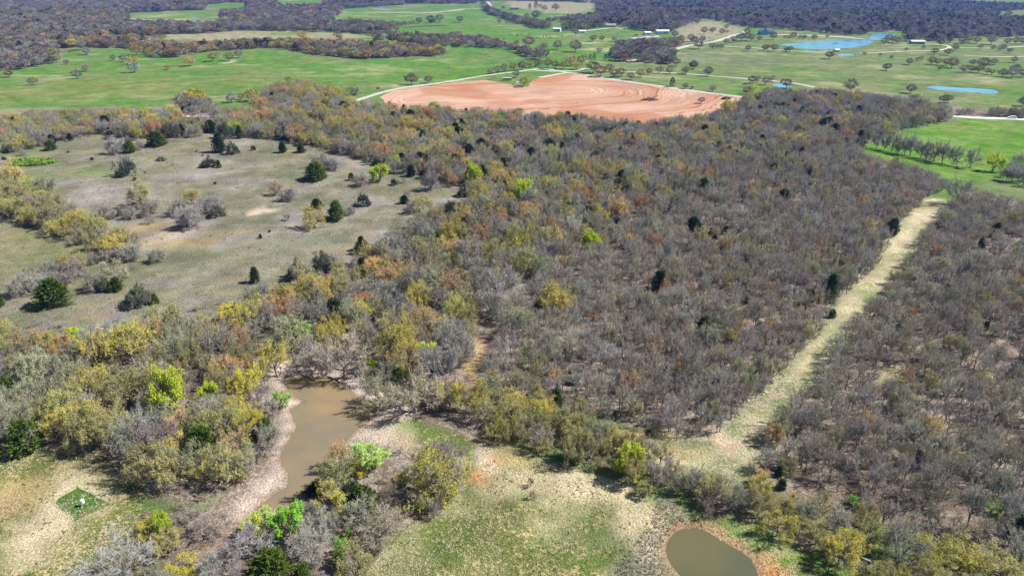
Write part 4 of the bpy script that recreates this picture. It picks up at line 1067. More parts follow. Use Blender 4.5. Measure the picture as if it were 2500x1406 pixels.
zone('left', LEFTW, 5.3, (5.2, 9.2), .98, mixl, None, seed=5, prior=(A(MAIN),), clump=16)
zone('bottom', BOTW, 5.4, (4.4, 7.8), .95, {'m': .2, 'g': .2, 'l': .2, 'e': .12, 'o': .1, 'y': .08, 's': .08, 'C': .02}, None, seed=6, prior=(A(LEFTW),), clump=12)
zone('hedge', HEDGE, 4.0, (4.2, 7.4), .95, mixh, None, seed=7, prior=(A(MAIN), A(RIGHTW)), clump=14)
zone('lhedge', LHEDGE, 4.4, (6.0, 9.5), .85, {'o': .33, 'y': .24, 'e': .25, 'g': .18}, None, seed=8, clump=14)
zone('lhedge2', LHEDGE2, 5.0, (5.0, 7.5), .85, {'g': .6, 'e': .3, 'y': .1}, None, seed=9)
zone('rrow', RROW, 5.5, (5.0, 8.5), .95, {'g': .4, 'e': .3, 'l': .2, 's': .1}, None, seed=10)
zone('fright', FRIGHT, 7, (7, 11), .85, mixup, None, seed=19, prior=(A(MAIN),))
zone('f2', F2, 8.0, (8, 12), .82, mixf2, 'far', seed=11, clump=60)
zone('f3', F3, 9.0, (8, 12), .85, mixf, 'far', seed=12)
zone('f3b', F3B, 8.0, (7, 12), .85, mixf, 'far', seed=13, thin=.15)
zone('f4', F4, 9.0, (8, 13), .9, {'e': .6, 'g': .3, 'o': .1}, 'far', seed=14)
zone('f7', F7, 8.5, (8, 12), .85, mixf, 'far', seed=15)
zone('f8', F8, 9.0, (9, 13), .85, {'e': .5, 'v': .05, 'o': .2, 'd': .2}, 'far', seed=16)
zone('f1', F1, 10.0, (9, 14), .82, mixf, 'far', seed=17, clump=120)
zone('f6', F6, 10.0, (8.5, 13), .85, mixfr, 'far', seed=18, prior=(A(F4), A(F8), A(F7)), clump=110)
print('TREES', len(TREES))

# ------------------------------------------------------------------ individuals and the rest
X = np.array([t['x'] for t in TREES]); Y = np.array([t['y'] for t in TREES]); HT = np.array([t['h'] for t in TREES])
ZG = height(X, Y)
BX, BY, DEP = project(X, Y, ZG)
MX, MY, _ = project(X, Y, ZG + HT * .7)
INV = (MX > 6) & (MX < 2494) & (MY > 6) & (MY < 1400)
nh = len(HM)
by_kind = {}
for i, t in enumerate(TREES): by_kind.setdefault(t['kind'], []).append(i)
LIMIT = {'scrub': 300, 'bushy': 300, 'young': 300, 'bare': 300, 'bud': 300, 'green': 300, 'cedar': 300, 'far': 300, 'farcedar': 80, 'sapling': 300}
single = set()
for k, ids in by_kind.items():
    ids = sorted(ids, key=lambda i: (i >= nh, DEP[i] if INV[i] else 1e9))
    n = LIMIT[k]
    single.update([i for i in ids[:n] if INV[i] or i < nh])

LAND = [('brown pond', 790, 1060), ('olive pond', 1740, 1360), ('white feeder', 205, 1230), ('straw clearing', 1770, 1085), ('far end of the straw track', 2300, 485), ('middle of the straw track', 2080, 740),
        ('lower straw track', 1900, 960), ('red ploughed field', 1400, 240), ('bleached white tree', 1390, 580), ('bright pond-side lime tree', 710, 1310), ('narrow head of the brown pond', 720, 910), ('sandbar in the brown pond', 735, 966),
        ('orange washout', 1205, 1130), ('broken white snag', 1182, 1005), ('mowed green plot', 200, 1225), ('pale pipe on the grass', 2100, 1368), ('blue lake', 2020, 112), ('long blue pool', 2350, 218), ('white metal barn', 1616, 84),
        ('blue farmhouse', 1868, 83), ('long low blue barn', 2238, 108), ('brush pile on the ploughed field', 1587, 245), ('white camper', 1265, 208), ('grey trailer by the road', 1238, 197), ('road junction', 1390, 177), ('bright green thicket', 75, 395),
        ('bright green right-hand field', 2400, 335), ('white cart by the wood', 2101, 358), ('sandy scrapes in the clearing', 660, 513), ('big olive cedar in the clearing', 133, 745), ('cedar beside the hedge', 1355, 1003), ('tan clearing in the wood', 1155, 890),
        ('lone cedar in the grey wood', 1717, 815), ('pair of cedars left of the track', 2020, 722), ('tall pole by the green field', 340, 250), ('pole right of the first', 650, 218), ('white gap of road', 490, 283), ('tan farmhouse', 208, 38), ('hay bale row', 1040, 64),
        ('row of bare trees by the field', 2250, 380), ('yellow-green crown in the hedge', 1535, 1165), ('round yellow-olive crown', 330, 890), ('round leafy crown beside the pond', 1070, 1205), ('right-hand edge of the bare wood', 2480, 900), ('creek bed', 500, 1360), ('small blue pool', 1908, 208),
        ('olive crown amid the bare wood', 1355, 765), ('rust crown by the pond', 600, 915), ('lilac-grey dome of twigs', 1100, 850), ('grassy gap right of the track', 2180, 930), ('dry corner of the near field', 1590, 1240), ('lime shrub in the right wood', 2085, 1240), ('cattle herd', 1300, 88), ('shed with white roof', 1359, 78)]
LP = gp([(a, b) for _, a, b in LAND])
ORD = ['nearest', 'second', 'third', 'fourth', 'fifth', 'sixth', 'seventh', 'eighth', 'ninth', 'tenth', 'eleventh', 'twelfth']
def ordw(n):
    if n < len(ORD): return ORD[n]
    n += 1
    return '%d%s' % (n, 'th' if 10 <= n % 100 <= 20 else {1: 'st', 2: 'nd', 3: 'rd'}.get(n % 10, 'th'))
size_words = lambda t: 'small ' if t['h'] < 3.4 else ''
cells = {}
for i in sorted(single):
    t = TREES[i]
    dd = np.hypot(LP[:, 0] - X[i], LP[:, 1] - Y[i]) / (30 + np.hypot(LP[:, 0], LP[:, 1]) * .05)
    j = int(np.argmin(dd))
    dx, dy = X[i] - LP[j, 0], Y[i] - LP[j, 1]
    side = ('right of' if dx > 0 else 'left of') if abs(dx) > abs(dy) else ('behind' if dy > 0 else 'in front of')
    wrd = WORDS[t['code']]
    if t['kind'] == 'bushy': wrd = wrd.replace('bare', 'bushy bare')
    if t['kind'] == 'young': wrd = wrd.replace('bare', 'slim bare').replace(' tree', ' oak')
    if t['kind'] == 'sapling': wrd = wrd.replace('oak', 'sapling').replace('tree', 'sapling')
    if t['kind'] == 'cedar' and t['h'] < 3.2: wrd = wrd.replace('cedar', 'small cedar') if False else 'small ' + wrd.split()[-2] + ' cedar'
    cells.setdefault((wrd, side, j), []).append((math.hypot(dx, dy), i))
LABEL = {}
for (wrd, side, j), lst in cells.items():
    lst.sort()
    for n, (q, i) in enumerate(lst):
        LABEL[i] = ('%s %s the %s' % (wrd, side, LAND[j][0])) if len(lst) == 1 else ('%s, %s such %s the %s' % (wrd, ordw(n), side, LAND[j][0]))
NAME = {'bushy': 'bushy_oak', 'scrub': 'juniper_tree', 'young': 'young_oak', 'bare': 'bare_oak', 'bud': 'budding_oak', 'green': 'leafy_tree', 'cedar': 'cedar_tree', 'far': 'distant_tree', 'farcedar': 'distant_cedar', 'sapling': 'sapling'}
GROUP = {'bushy': 'bushy bare oaks of the clearing', 'scrub': 'rounded junipers', 'young': 'slim young oaks of the grey wood', 'bare': 'bare oaks', 'bud': 'oaks coming into leaf', 'green': 'trees in fresh green leaf', 'cedar': 'dark cedars', 'far': 'trees of the distant woods', 'farcedar': 'cedars of the distant woods', 'sapling': 'saplings in the clearing'}
SRC = {}
cyc = {}
nvar = {k: len(v) for k, v in MODEL.items()}
VAR = np.zeros(len(TREES), int)
for i, t in enumerate(TREES):
    VAR[i] = (i * 7 + int(t['rot'] * 100)) % nvar[t['kind']]
    if t['kind'] == 'bare' and t['h'] > .97 * t['w'] and i < nh: VAR[i] = (2, 4)[i % 2]
for i in sorted(single):
    t = TREES[i]
    k = t['kind']
    c = cyc.get(k, 0); cyc[k] = c + 1
    if c < nvar[k]: VAR[i] = c
    tm, cmesh, mh, mw = MODEL[k][VAR[i]]
    sc = (t['w'] / mw, t['w'] / mw, t['h'] / mh)
    if cmesh is None:
        o = link(NAME[k], tm)
        o.location, o.rotation_euler, o.scale = (X[i], Y[i], ZG[i]), (0, 0, t['rot']), sc
        o['tint'] = list(t['tint'])
        tag(o, LABEL[i], 'tree', GROUP[k])
        SRC.setdefault((k, int(VAR[i])), [o])
    else:
        e = thing(NAME[k], (X[i], Y[i], ZG[i]), LABEL[i], 'tree', GROUP[k], t['rot'], sc)
        a = link('trunk', tm, e); b = link('crown', cmesh, e)
        b['tint'] = list(t['tint'])
        a['tint'] = list(t['tint'])
        SRC.setdefault((k, int(VAR[i])), [a, b])

def gn_scatter(name, xyz, var, rot, scl, tint, srcs):
    n = len(xyz)
    me = bpy.data.meshes.new(name)
    me.vertices.add(n)
    me.vertices.foreach_set('co', np.asarray(xyz, np.float32).ravel())
    q = me.attributes.new('variant', 'INT', 'POINT'); q.data.foreach_set('value', np.asarray(var, np.int32))
    for an, arr in (('spin', rot), ('size', scl), ('tint', tint)):
        q = me.attributes.new(an, 'FLOAT_VECTOR', 'POINT'); q.data.foreach_set('vector', np.asarray(arr, np.float32).ravel())
    o = link(name, me)
    g = bpy.data.node_groups.new(name, 'GeometryNodeTree')
    g.interface.new_socket('Geometry', in_out='INPUT', socket_type='NodeSocketGeometry')
    g.interface.new_socket('Geometry', in_out='OUTPUT', socket_type='NodeSocketGeometry')
    gi, go, jn = g.nodes.new('NodeGroupInput'), g.nodes.new('NodeGroupOutput'), g.nodes.new('GeometryNodeJoinGeometry')
    def named(nm, ty):
        a = g.nodes.new('GeometryNodeInputNamedAttribute'); a.data_type = ty; a.inputs[0].default_value = nm
        return [s for s in a.outputs if s.enabled and s.name == 'Attribute'][0]
    vi, ro, si = named('variant', 'INT'), named('spin', 'FLOAT_VECTOR'), named('size', 'FLOAT_VECTOR')
    for k, objs in enumerate(srcs):
        cp = g.nodes.new('FunctionNodeCompare'); cp.data_type = 'INT'; cp.operation = 'EQUAL'
        ia = [s for s in cp.inputs if s.type == 'INT']
        g.links.new(vi, ia[0]); ia[1].default_value = k
        for ob in objs:
            oi = g.nodes.new('GeometryNodeObjectInfo'); oi.transform_space = 'ORIGINAL'
            oi.inputs[0].default_value = ob; oi.inputs['As Instance'].default_value = True
            ip = g.nodes.new('GeometryNodeInstanceOnPoints')
            g.links.new(gi.outputs[0], ip.inputs['Points']); g.links.new(cp.outputs[0], ip.inputs['Selection'])
            g.links.new(oi.outputs['Geometry'], ip.inputs['Instance'])
            g.links.new(ro, ip.inputs['Rotation']); g.links.new(si, ip.inputs['Scale'])
            g.links.new(ip.outputs[0], jn.inputs[0])
    g.links.new(jn.outputs[0], go.inputs[0])
    md = o.modifiers.new('scatter', 'NODES'); md.node_group = g
    return o

STUFF = {'young': ('grey_wood', 'dense stand of slim bare young oaks on both sides of the straw track', 'wood'), 'bare': ('bare_oak_wood', 'bare grey oaks filling the middle and left woodland', 'wood'),
         'bud': ('budding_oak_wood', 'olive, yellow and rust budding oaks mixed through the woodland', 'wood'), 'green': ('leafy_wood', 'scattered yellow-green leafing trees in the woodland', 'wood'),
         'cedar': ('cedar_wood', 'dark cedars dotted through the far side of the wood', 'wood'), 'far': ('distant_wood', 'hazy lilac-brown woods covering the distance', 'wood'), 'farcedar': ('distant_cedar_wood', 'dark cedars in the distant woods', 'wood'), 'sapling': ('sapling_thicket', 'thin saplings', 'wood')}
for k, ids in by_kind.items():
    ids = np.array([i for i in ids if i not in single])
    if not len(ids): continue
    _, _, mh, mw = MODEL[k][0]
    mhs = np.array([MODEL[k][v][2] for v in VAR[ids]]); mws = np.array([MODEL[k][v][3] for v in VAR[ids]])
    wds = np.array([TREES[i]['w'] for i in ids]); hts = HT[ids]
    o = gn_scatter(STUFF[k][0], np.column_stack([X[ids], Y[ids], ZG[ids]]), VAR[ids], np.column_stack([rng.normal(0, .05, len(ids)), rng.normal(0, .05, len(ids)), [TREES[i]['rot'] for i in ids]]),
                   np.column_stack([wds / mws, wds / mws, hts / mhs]), np.array([TREES[i]['tint'] for i in ids]), [SRC[(k, v)] for v in range(nvar[k])])
    tag(o, STUFF[k][1], STUFF[k][2], None, 'stuff')
    print(k, len(ids))
print('single', len(single))

# ------------------------------------------------------------------ ground cover in the woods and fields
def small_things(kind, poly_list, spacing, wr, hf, codes, seed, avoid=True, thin=0.0, xmax=.9):
    """positions of brush inside outlines on the ground"""
    r = np.random.default_rng(seed)
    out = []
    for poly in poly_list:
        g = gp(poly); lo, hi = g.min(0), g.max(0); hi[1] = min(hi[1], 420)
        if hi[1] <= lo[1]: continue
        nx, ny = int((hi[0] - lo[0]) / spacing) + 1, int((hi[1] - lo[1]) / spacing) + 1
        gx, gy = np.meshgrid(np.arange(nx), np.arange(ny))
        x = lo[0] + (gx.ravel() + r.uniform(-.5, .5, gx.size)) * spacing; y = lo[1] + (gy.ravel() + r.uniform(-.5, .5, gx.size)) * spacing
        m = (np.abs(x) < xmax * y + 30) & (y > 40) & (y < 420)
        x, y = x[m], y[m]
        bx, by, _ = project(x, y, 0 * x)
        ok = inside(np.stack([bx, by], 1), poly)
        G = np.stack([x, y], 1)
        if avoid:
            for q in BLOCK: ok &= sdist(G, q, 1.2) < -.5
            for q in BLOCK_SOFT: ok &= ~inside(G, q)
        ok &= (r.uniform(0, 1, x.size) > thin) & (fbm(x / 9, y / 9, seed) > .40)
        out.append(G[ok])
    return np.concatenate(out)

BR = small_things('brush', [YOUNG, RIGHTW, MAIN, LEFTW, BOTW, HEDGE], 3.2, None, None, None, 41, thin=.15)
BC = small_things('brush', [CLEAR, CLEAR_GREEN], 4.6, None, None, None, 43, thin=.45)
nb0 = len(BR)
BR = np.concatenate([BR, BC])
bw = rng.uniform(1.4, 3.4, len(BR))
bw[nb0:] *= .42; bh = bw * rng.uniform(.45, .75, len(BR))
bt = np.array([np.array(PAL[c]) for c in rng.choice(list('mmbgle'), len(BR))]) * rng.uniform(.8, 1.1, (len(BR), 1))
bz = height(BR[:, 0], BR[:, 1])
bv = np.arange(len(BR)) % 4
order = np.argsort(np.hypot(BR[:, 0], BR[:, 1]))
px_, py_, _ = project(BR[:, 0], BR[:, 1], bz + .5)
vis = [i for i in order if 5 < px_[i] < 2495 and 5 < py_[i] < 1400][:160]
bcells = {}
for i in vis:
    dd = np.hypot(LP[:, 0] - BR[i, 0], LP[:, 1] - BR[i, 1]); j = int(np.argmin(dd))
    dx, dy = BR[i] - LP[j]
    side = ('right of' if dx > 0 else 'left of') if abs(dx) > abs(dy) else ('behind' if dy > 0 else 'in front of')
    bcells.setdefault((side, j), []).append((dd[j], i))
blab = {}
for (side, j), lst in bcells.items():
    lst.sort()
    for n, (q, i) in enumerate(lst):
        blab[i] = 'low bare mauve-grey thicket, %s %s the %s' % (ordw(n), side, LAND[j][0])
bsrc = {}
for n, i in enumerate(vis):
    if n < 4: bv[i] = n
    tm, cmesh, mh, mw = MODEL['brush'][bv[i]]
    e = thing('brush_shrub', (BR[i, 0], BR[i, 1], bz[i]), blab[i], 'shrub', 'low bare thickets under the trees', rng.uniform(0, 6.28), (bw[i] / mw, bw[i] / mw, bh[i] / mh))
    a, b = link('stems', tm, e), link('twigs', cmesh, e)
    b['tint'] = [float(q) for q in bt[i]]
    bsrc.setdefault(int(bv[i]), [a, b])
rest = np.array(sorted(set(range(len(BR))) - set(vis)))
o = gn_scatter('undergrowth', np.column_stack([BR[rest], bz[rest]]), bv[rest], np.column_stack([0 * bw[rest], 0 * bw[rest], rng.uniform(0, 6.28, len(rest))]),
               np.column_stack([bw[rest] / 2.8, bw[rest] / 2.8, bh[rest] / 2.2]), bt[rest], [bsrc[k] for k in range(4)])
tag(o, 'mauve-grey brushy undergrowth under the bare trees', 'undergrowth', None, 'stuff')

def tufts(name, label, polys, spacing, mat, seed, hgt=(.25, .6), wid=(.35, .8), blades=7, thr=.42, nsc=6, ymax=300, block=True):
    r = np.random.default_rng(seed)
    vs_, fs_ = [], []
    for poly in polys:
        g = gp(poly); lo, hi = g.min(0), g.max(0); hi[1] = min(hi[1], ymax); lo[1] = max(lo[1], 55)
        nx, ny = int((hi[0] - lo[0]) / spacing) + 1, int((hi[1] - lo[1]) / spacing) + 1
        gx, gy = np.meshgrid(np.arange(nx), np.arange(ny))
        x = lo[0] + (gx.ravel() + r.uniform(-.5, .5, gx.size)) * spacing; y = lo[1] + (gy.ravel() + r.uniform(-.5, .5, gx.size)) * spacing
        bx, by, _ = project(x, y, 0 * x)
        ok = inside(np.stack([bx, by], 1), poly) & (bx > -150) & (bx < 2650) & (fbm(x / nsc, y / nsc, seed) > thr)
        if block:
            for q in BLOCK[:2]: ok &= sdist(np.stack([x, y], 1), q, 1.5) < -.3
        x, y = x[ok], y[ok]
        z = height(x, y)
        for q in range(len(x)):
            for _ in range(blades):
                a = r.uniform(0, 6.283); hh = r.uniform(*hgt); ww = r.uniform(*wid) * .5
                px, py = x[q] + r.normal(0, ww * .5), y[q] + r.normal(0, ww * .5)
                c, s_ = math.cos(a), math.sin(a)
                b = len(vs_)
                vs_.extend([(px - s_ * .09, py + c * .09, z[q] - .03), (px + s_ * .09, py - c * .09, z[q] - .03), (px + c * ww * .9, py + s_ * ww * .9, z[q] + hh)])
                fs_.append((b, b + 1, b + 2))
    me = bpy.data.meshes.new(name); me.from_pydata(vs_, [], fs_); me.materials.append(mat); me.update()
    print(name, len(fs_))
    return tag(link(name, me), label, 'grass', None, 'stuff')
def grass_mat(name, c1, c2):
    m = bpy.data.materials.new(name); m.use_nodes = True
    t = m.node_tree; t.nodes.clear()
    out = nd(t, 'ShaderNodeOutputMaterial'); col = mixc(t, maprange(t, noise(t, pos(t), .8, 3), .35, .65), c1, c2)
    df, tr, mx = nd(t, 'ShaderNodeBsdfDiffuse'), nd(t, 'ShaderNodeBsdfTranslucent'), nd(t, 'ShaderNodeMixShader')
    mx.inputs[0].default_value = .5
    t.links.new(col, df.inputs[0]); t.links.new(col, tr.inputs[0])
    t.links.new(df.outputs[0], mx.inputs[1]); t.links.new(tr.outputs[0], mx.inputs[2]); t.links.new(mx.outputs[0], out.inputs[0])
    return m
M_STRAW = grass_mat('dead_grass', (.70,.62,.44), (.58,.51,.35))
M_GRASS = grass_mat('live_grass', (.12,.19,.04), (.16,.22,.06))
M_GREYGRASS = grass_mat('grey_grass', (.33,.31,.25), (.43,.40,.32))
M_LUSH = noisy_mat('lush_growth', (.12,.22,.03), (.17,.26,.05), .5, 1.0, 0)
tufts('dead_grass_tufts', 'straw-coloured dead grass tufts over the near fields', [FIELD_R, FIELD_L], .75, M_STRAW, 61, (.08, .25), (.4, .9), thr=.48, nsc=5)
tufts('live_grass_tufts', 'dark green weeds dotted over the near fields', [FIELD_R, FIELD_L], 1.2, M_GRASS, 62, (.15, .3), (.4, .9), 6, .56, 3)
tufts('tall_dam_grass', 'tall grey dry grass on the dam beside the olive pond', [DAM], .62, M_GREYGRASS, 63, (.3, .6), (.5, .9), 6, .28, 4)
tufts('mown_straw', 'pale mown straw littering the track', [[(2275,482),(2200,548),(2150,640),(2050,745),(1985,850),(1860,980),(1790,1060),(1830,1090),(1900,985),(2000,850),(2120,720),(2230,580),(2312,490)]], .85, M_STRAW, 64, (.03, .10), (.6, 1.3), 6, .46, 7, 420)
tufts('clearing_tufts', 'grey dry grass tufts in the open clearing', [CLEAR], 1.7, M_GREYGRASS, 65, (.12, .3), (.4, .9), 5, .54, 14, 420)

def thicket(name, px, py, rx, ry, label, mat, n=900, hgt=1.6, group=None):
    """a low dense patch of leafy stems, one thing"""
    gx, gy = ground(px, py)
    x1, _ = ground(px + rx, py); _, y1 = ground(px, py - ry)
    a_, b_ = abs(float(x1 - gx)), abs(float(y1 - gy))
    r = np.random.default_rng(int(px))
    mb, st = MB(), MB()
    for k in range(n):
        q = r.uniform() ** .5; an = r.uniform(0, 6.283)
        p = np.array((math.cos(an) * q * a_, math.sin(an) * q * b_, 0.0))
        hh = hgt * (1 - .5 * q ** 3) * r.uniform(.5, 1.1)
        if k % 6 == 0: st.tube([p + (0, 0, -.2), p + (r.normal(0, .1), r.normal(0, .1), hh * .8)], [.03, .012], 3)
        for _ in range(3):
            leaf(mb, p + np.array((r.normal(0, .25), r.normal(0, .25), hh * r.uniform(.3, 1))), .5 + a_ * .03, r, 0)
    e = thing(name, (float(gx), float(gy), H1(gx, gy)), label, 'thicket', group)
    mb.build('foliage', mat, e); st.build('stems', M_BARK, e)
thicket('green_thicket', 77, 394, 58, 8, 'flat bright green thicket at the left edge of the dry clearing', M_LUSH, 1500, 2.6)
M_DARKLUSH = noisy_mat('dark_lush', (.06,.15,.02), (.10,.20,.03), .5, 1.0, 0)
for px, py, rx, lab in ((183, 128.5, 11, 'low dark green clipped thicket in the far left pasture'), (390, 141, 16, 'long low olive thicket at the foot of the wooded strip'), (157, 118, 9, 'small low green thicket against the far left wood')):
    thicket('low_thicket', px, py, rx, 2.2, lab, M_DARKLUSH, 260, 3.0, 'low thickets in the far left pasture')
thicket('weed_patch', 318, 925, 30, 14, 'bright lime weed patch in the gap of the left wood', M_LUSH, 500, 1.6)

# ------------------------------------------------------------------ buildings
M_WHITE = noisy_mat('white_metal', (.72,.74,.76), (.66,.69,.72), .4, .5, .3)
M_SKYWALL = noisy_mat('pale_blue_wall', (.40,.60,.78), (.36,.55,.74), .4, .6)
M_BLUEWALL = noisy_mat('blue_wall', (.16,.36,.66), (.14,.32,.60), .4, .6)
M_NAVY = noisy_mat('navy_roof', (.035,.05,.12), (.05,.07,.15), .4, .7)
M_SLATE = noisy_mat('blue_grey_roof', (.30,.40,.52), (.26,.35,.47), .5, .7)
M_TAN = noisy_mat('tan_wall', (.52,.43,.33), (.46,.38,.29), .4)
M_BROWNROOF = noisy_mat('brown_roof', (.34,.28,.25), (.28,.23,.21), .5)
M_GLASS, _, _ = new_mat('window_glass', (.03,.04,.06), .1, .5)
M_DOOR, _, _ = new_mat('door_paint', (.22,.2,.18), .5)
M_TYRE, _, _ = new_mat('rubber', (.03,.03,.03), .8)
M_GREYMETAL = noisy_mat('grey_metal', (.36,.37,.38), (.30,.31,.32), .6, .5, .4)
M_WOOD = noisy_mat('weathered_wood', (.20,.16,.12), (.28,.23,.18), 1.5)
M_COW, _, _ = new_mat('black_hide', (.03,.025,.022), .7)
M_HAY = noisy_mat('old_hay', (.17,.14,.09), (.24,.20,.12), 1.5)
M_ROCK = noisy_mat('pale_rock', (.46,.42,.37), (.36,.32,.28), 1.4, bump=.3)

def building(name, px, py, wpx, depth, wall_h, roof_h, rz, label, wm, rm, windows=3, door=True, cat='house', chimney=False, ridge_x=True, bigdoor=False):
    """gabled building: walls, overhanging roof, door, windows; width read from the photograph at its distance"""
    p = at(px, py)
    dep = p.y * CP + (CAM_H - p.z) * SP
    W = wpx * dep / F
    e = thing(name, p, label, cat, None, rz)
    a, b = W / 2, depth / 2
    mb = MB()
    if ridge_x:
        mb.add([(-a,-b,-.4),(a,-b,-.4),(a,b,-.4),(-a,b,-.4),(-a,-b,wall_h),(a,-b,wall_h),(a,b,wall_h),(-a,b,wall_h),(-a,0,wall_h+roof_h),(a,0,wall_h+roof_h)],
               [(0,1,5,4),(2,3,7,6),(1,2,6,9,5),(3,0,4,8,7)])
    else:
        mb.add([(-a,-b,-.4),(a,-b,-.4),(a,b,-.4),(-a,b,-.4),(-a,-b,wall_h),(a,-b,wall_h),(a,b,wall_h),(-a,b,wall_h),(0,-b,wall_h+roof_h),(0,b,wall_h+roof_h)],
               [(0,1,5,8,4),(2,3,7,9,6),(1,2,6,5),(3,0,4,7)])
    mb.build('wall', wm, e)
    rf = MB(); o_ = .5; t_ = .18
    if ridge_x:
        k = roof_h / b
        for s_ in (-1, 1):
            y0 = s_ * (b + o_); z0 = wall_h - o_ * k
            rf.add([(-a-o_, y0, z0 + .03), (a+o_, y0, z0 + .03), (a+o_, 0, wall_h+roof_h + .03), (-a-o_, 0, wall_h+roof_h + .03), (-a-o_, y0, z0+t_), (a+o_, y0, z0+t_), (a+o_, 0, wall_h+roof_h+t_), (-a-o_, 0, wall_h+roof_h+t_)],
                   [(0,1,2,3),(4,5,6,7),(0,1,5,4),(1,2,6,5),(3,0,4,7)])
    else:
        k = roof_h / a
        for s_ in (-1, 1):
            x0 = s_ * (a + o_); z0 = wall_h - o_ * k
            rf.add([(x0, -b-o_, z0 + .03), (x0, b+o_, z0 + .03), (0, b+o_, wall_h+roof_h + .03), (0, -b-o_, wall_h+roof_h + .03), (x0, -b-o_, z0+t_), (x0, b+o_, z0+t_), (0, b+o_, wall_h+roof_h+t_), (0, -b-o_, wall_h+roof_h+t_)],
                   [(0,1,2,3),(4,5,6,7),(0,1,5,4),(1,2,6,5),(3,0,4,7)])
    roof = rf.build('roof', rm, e)
    if chimney:
        c = MB(); c.box(a*.3, a*.3+.9, -.4, .5, wall_h + roof_h*.5, wall_h + roof_h + 1.0); c.build('chimney', M_BROWNROOF, roof)
    if door:
        dw, dh = (3.6, min(3.6, wall_h - .4)) if bigdoor else (1.1, 2.1)
        c = MB(); c.box(a*.15, a*.15 + dw, -b - .06, -b - .004, 0, dh); c.build('door', M_DOOR if not bigdoor else M_GREYMETAL, e)
    for i in range(windows):
        x = -a + (i + .6) * (2 * a) / (windows + .6)
        if abs(x - a * .15 - .5) < 1.6: x += 2.0
        c = MB(); c.box(x - .65, x + .65, -b - .07, -b - .004, 1.0, 2.2); f_ = c.build('window', M_WHITE, e)
        c = MB(); c.box(x - .52, x + .52, -b - .09, -b - .072, 1.1, 2.1); c.build('pane', M_GLASS, f_)
    return e, W

building('metal_barn', 1616, 84.5, 31, 12, 4.6, 1.5, .12, 'long white metal barn with pale blue walls by the gravel yard', M_SKYWALL, M_WHITE, 2, True, 'barn', bigdoor=True)
building('metal_shed', 1360, 77.5, 18, 9, 4.4, 1.2, -.25, 'white-roofed metal shed standing alone in the green pasture', M_SKYWALL, M_WHITE, 1, True, 'shed', bigdoor=True)
building('farmhouse', 1490, 66.5, 26, 11, 2.8, 2.6, -.1, 'long brown-roofed farmhouse before the distant woods', M_TAN, M_BROWNROOF, 4, chimney=True)
building('cottage', 1421, 80, 17, 8, 2.6, 1.4, -.15, 'small low white building below the brown-roofed farmhouse', M_WHITE, M_WHITE, 2, True, 'building')
building('blue_farmhouse', 1862, 84, 17, 13, 5.2, 4.2, .1, 'tall blue gabled farmhouse beside the road near the blue lake', M_BLUEWALL, M_SLATE, 3, ridge_x=False, chimney=True)
building('farmhouse_wing', 1879, 83, 17, 9, 3.2, 2.4, .1, 'low navy-roofed house joined to the tall blue farmhouse', M_BLUEWALL, M_NAVY, 3)
building('blue_barn', 2238, 108.5, 31, 9, 3.2, 1.3, -.1, 'long low blue barn with white roof right of the lake', M_BLUEWALL, M_WHITE, 4, True, 'barn')
building('boat_shed', 2043, 124, 10, 4.5, 2.0, 1.0, .1, 'small grey shed on the near shore of the blue lake', M_GREYMETAL, M_WHITE, 1, True, 'shed')
building('tan_house', 210, 38, 24, 13, 4.5, 3.2, .15, 'tan house in the distant woods at upper left', M_TAN, M_BROWNROOF, 4, chimney=True)
building('garden_shed', 297, 43, 12, 8, 3.0, 1.2, .1, 'small pale shed on the bare yard at far upper left', M_WHITE, M_WHITE, 1, True, 'shed')
building('hill_house', 1256, 24, 20, 14, 4.5, 3.0, .1, 'pale house among dark evergreens at the top of the picture', M_TAN, M_BROWNROOF, 3, chimney=True)
building('white_cabin', 1680, 36, 9, 12, 4.5, 2.5, .4, 'small white cabin in the woods at the top right', M_WHITE, M_WHITE, 1, True, 'cabin')
building('pole_barn', 1580, 86, 16, 9, 3.2, 1.2, .15, 'low white-roofed shed among the yard vehicles', M_WHITE, M_WHITE, 1, True, 'shed')

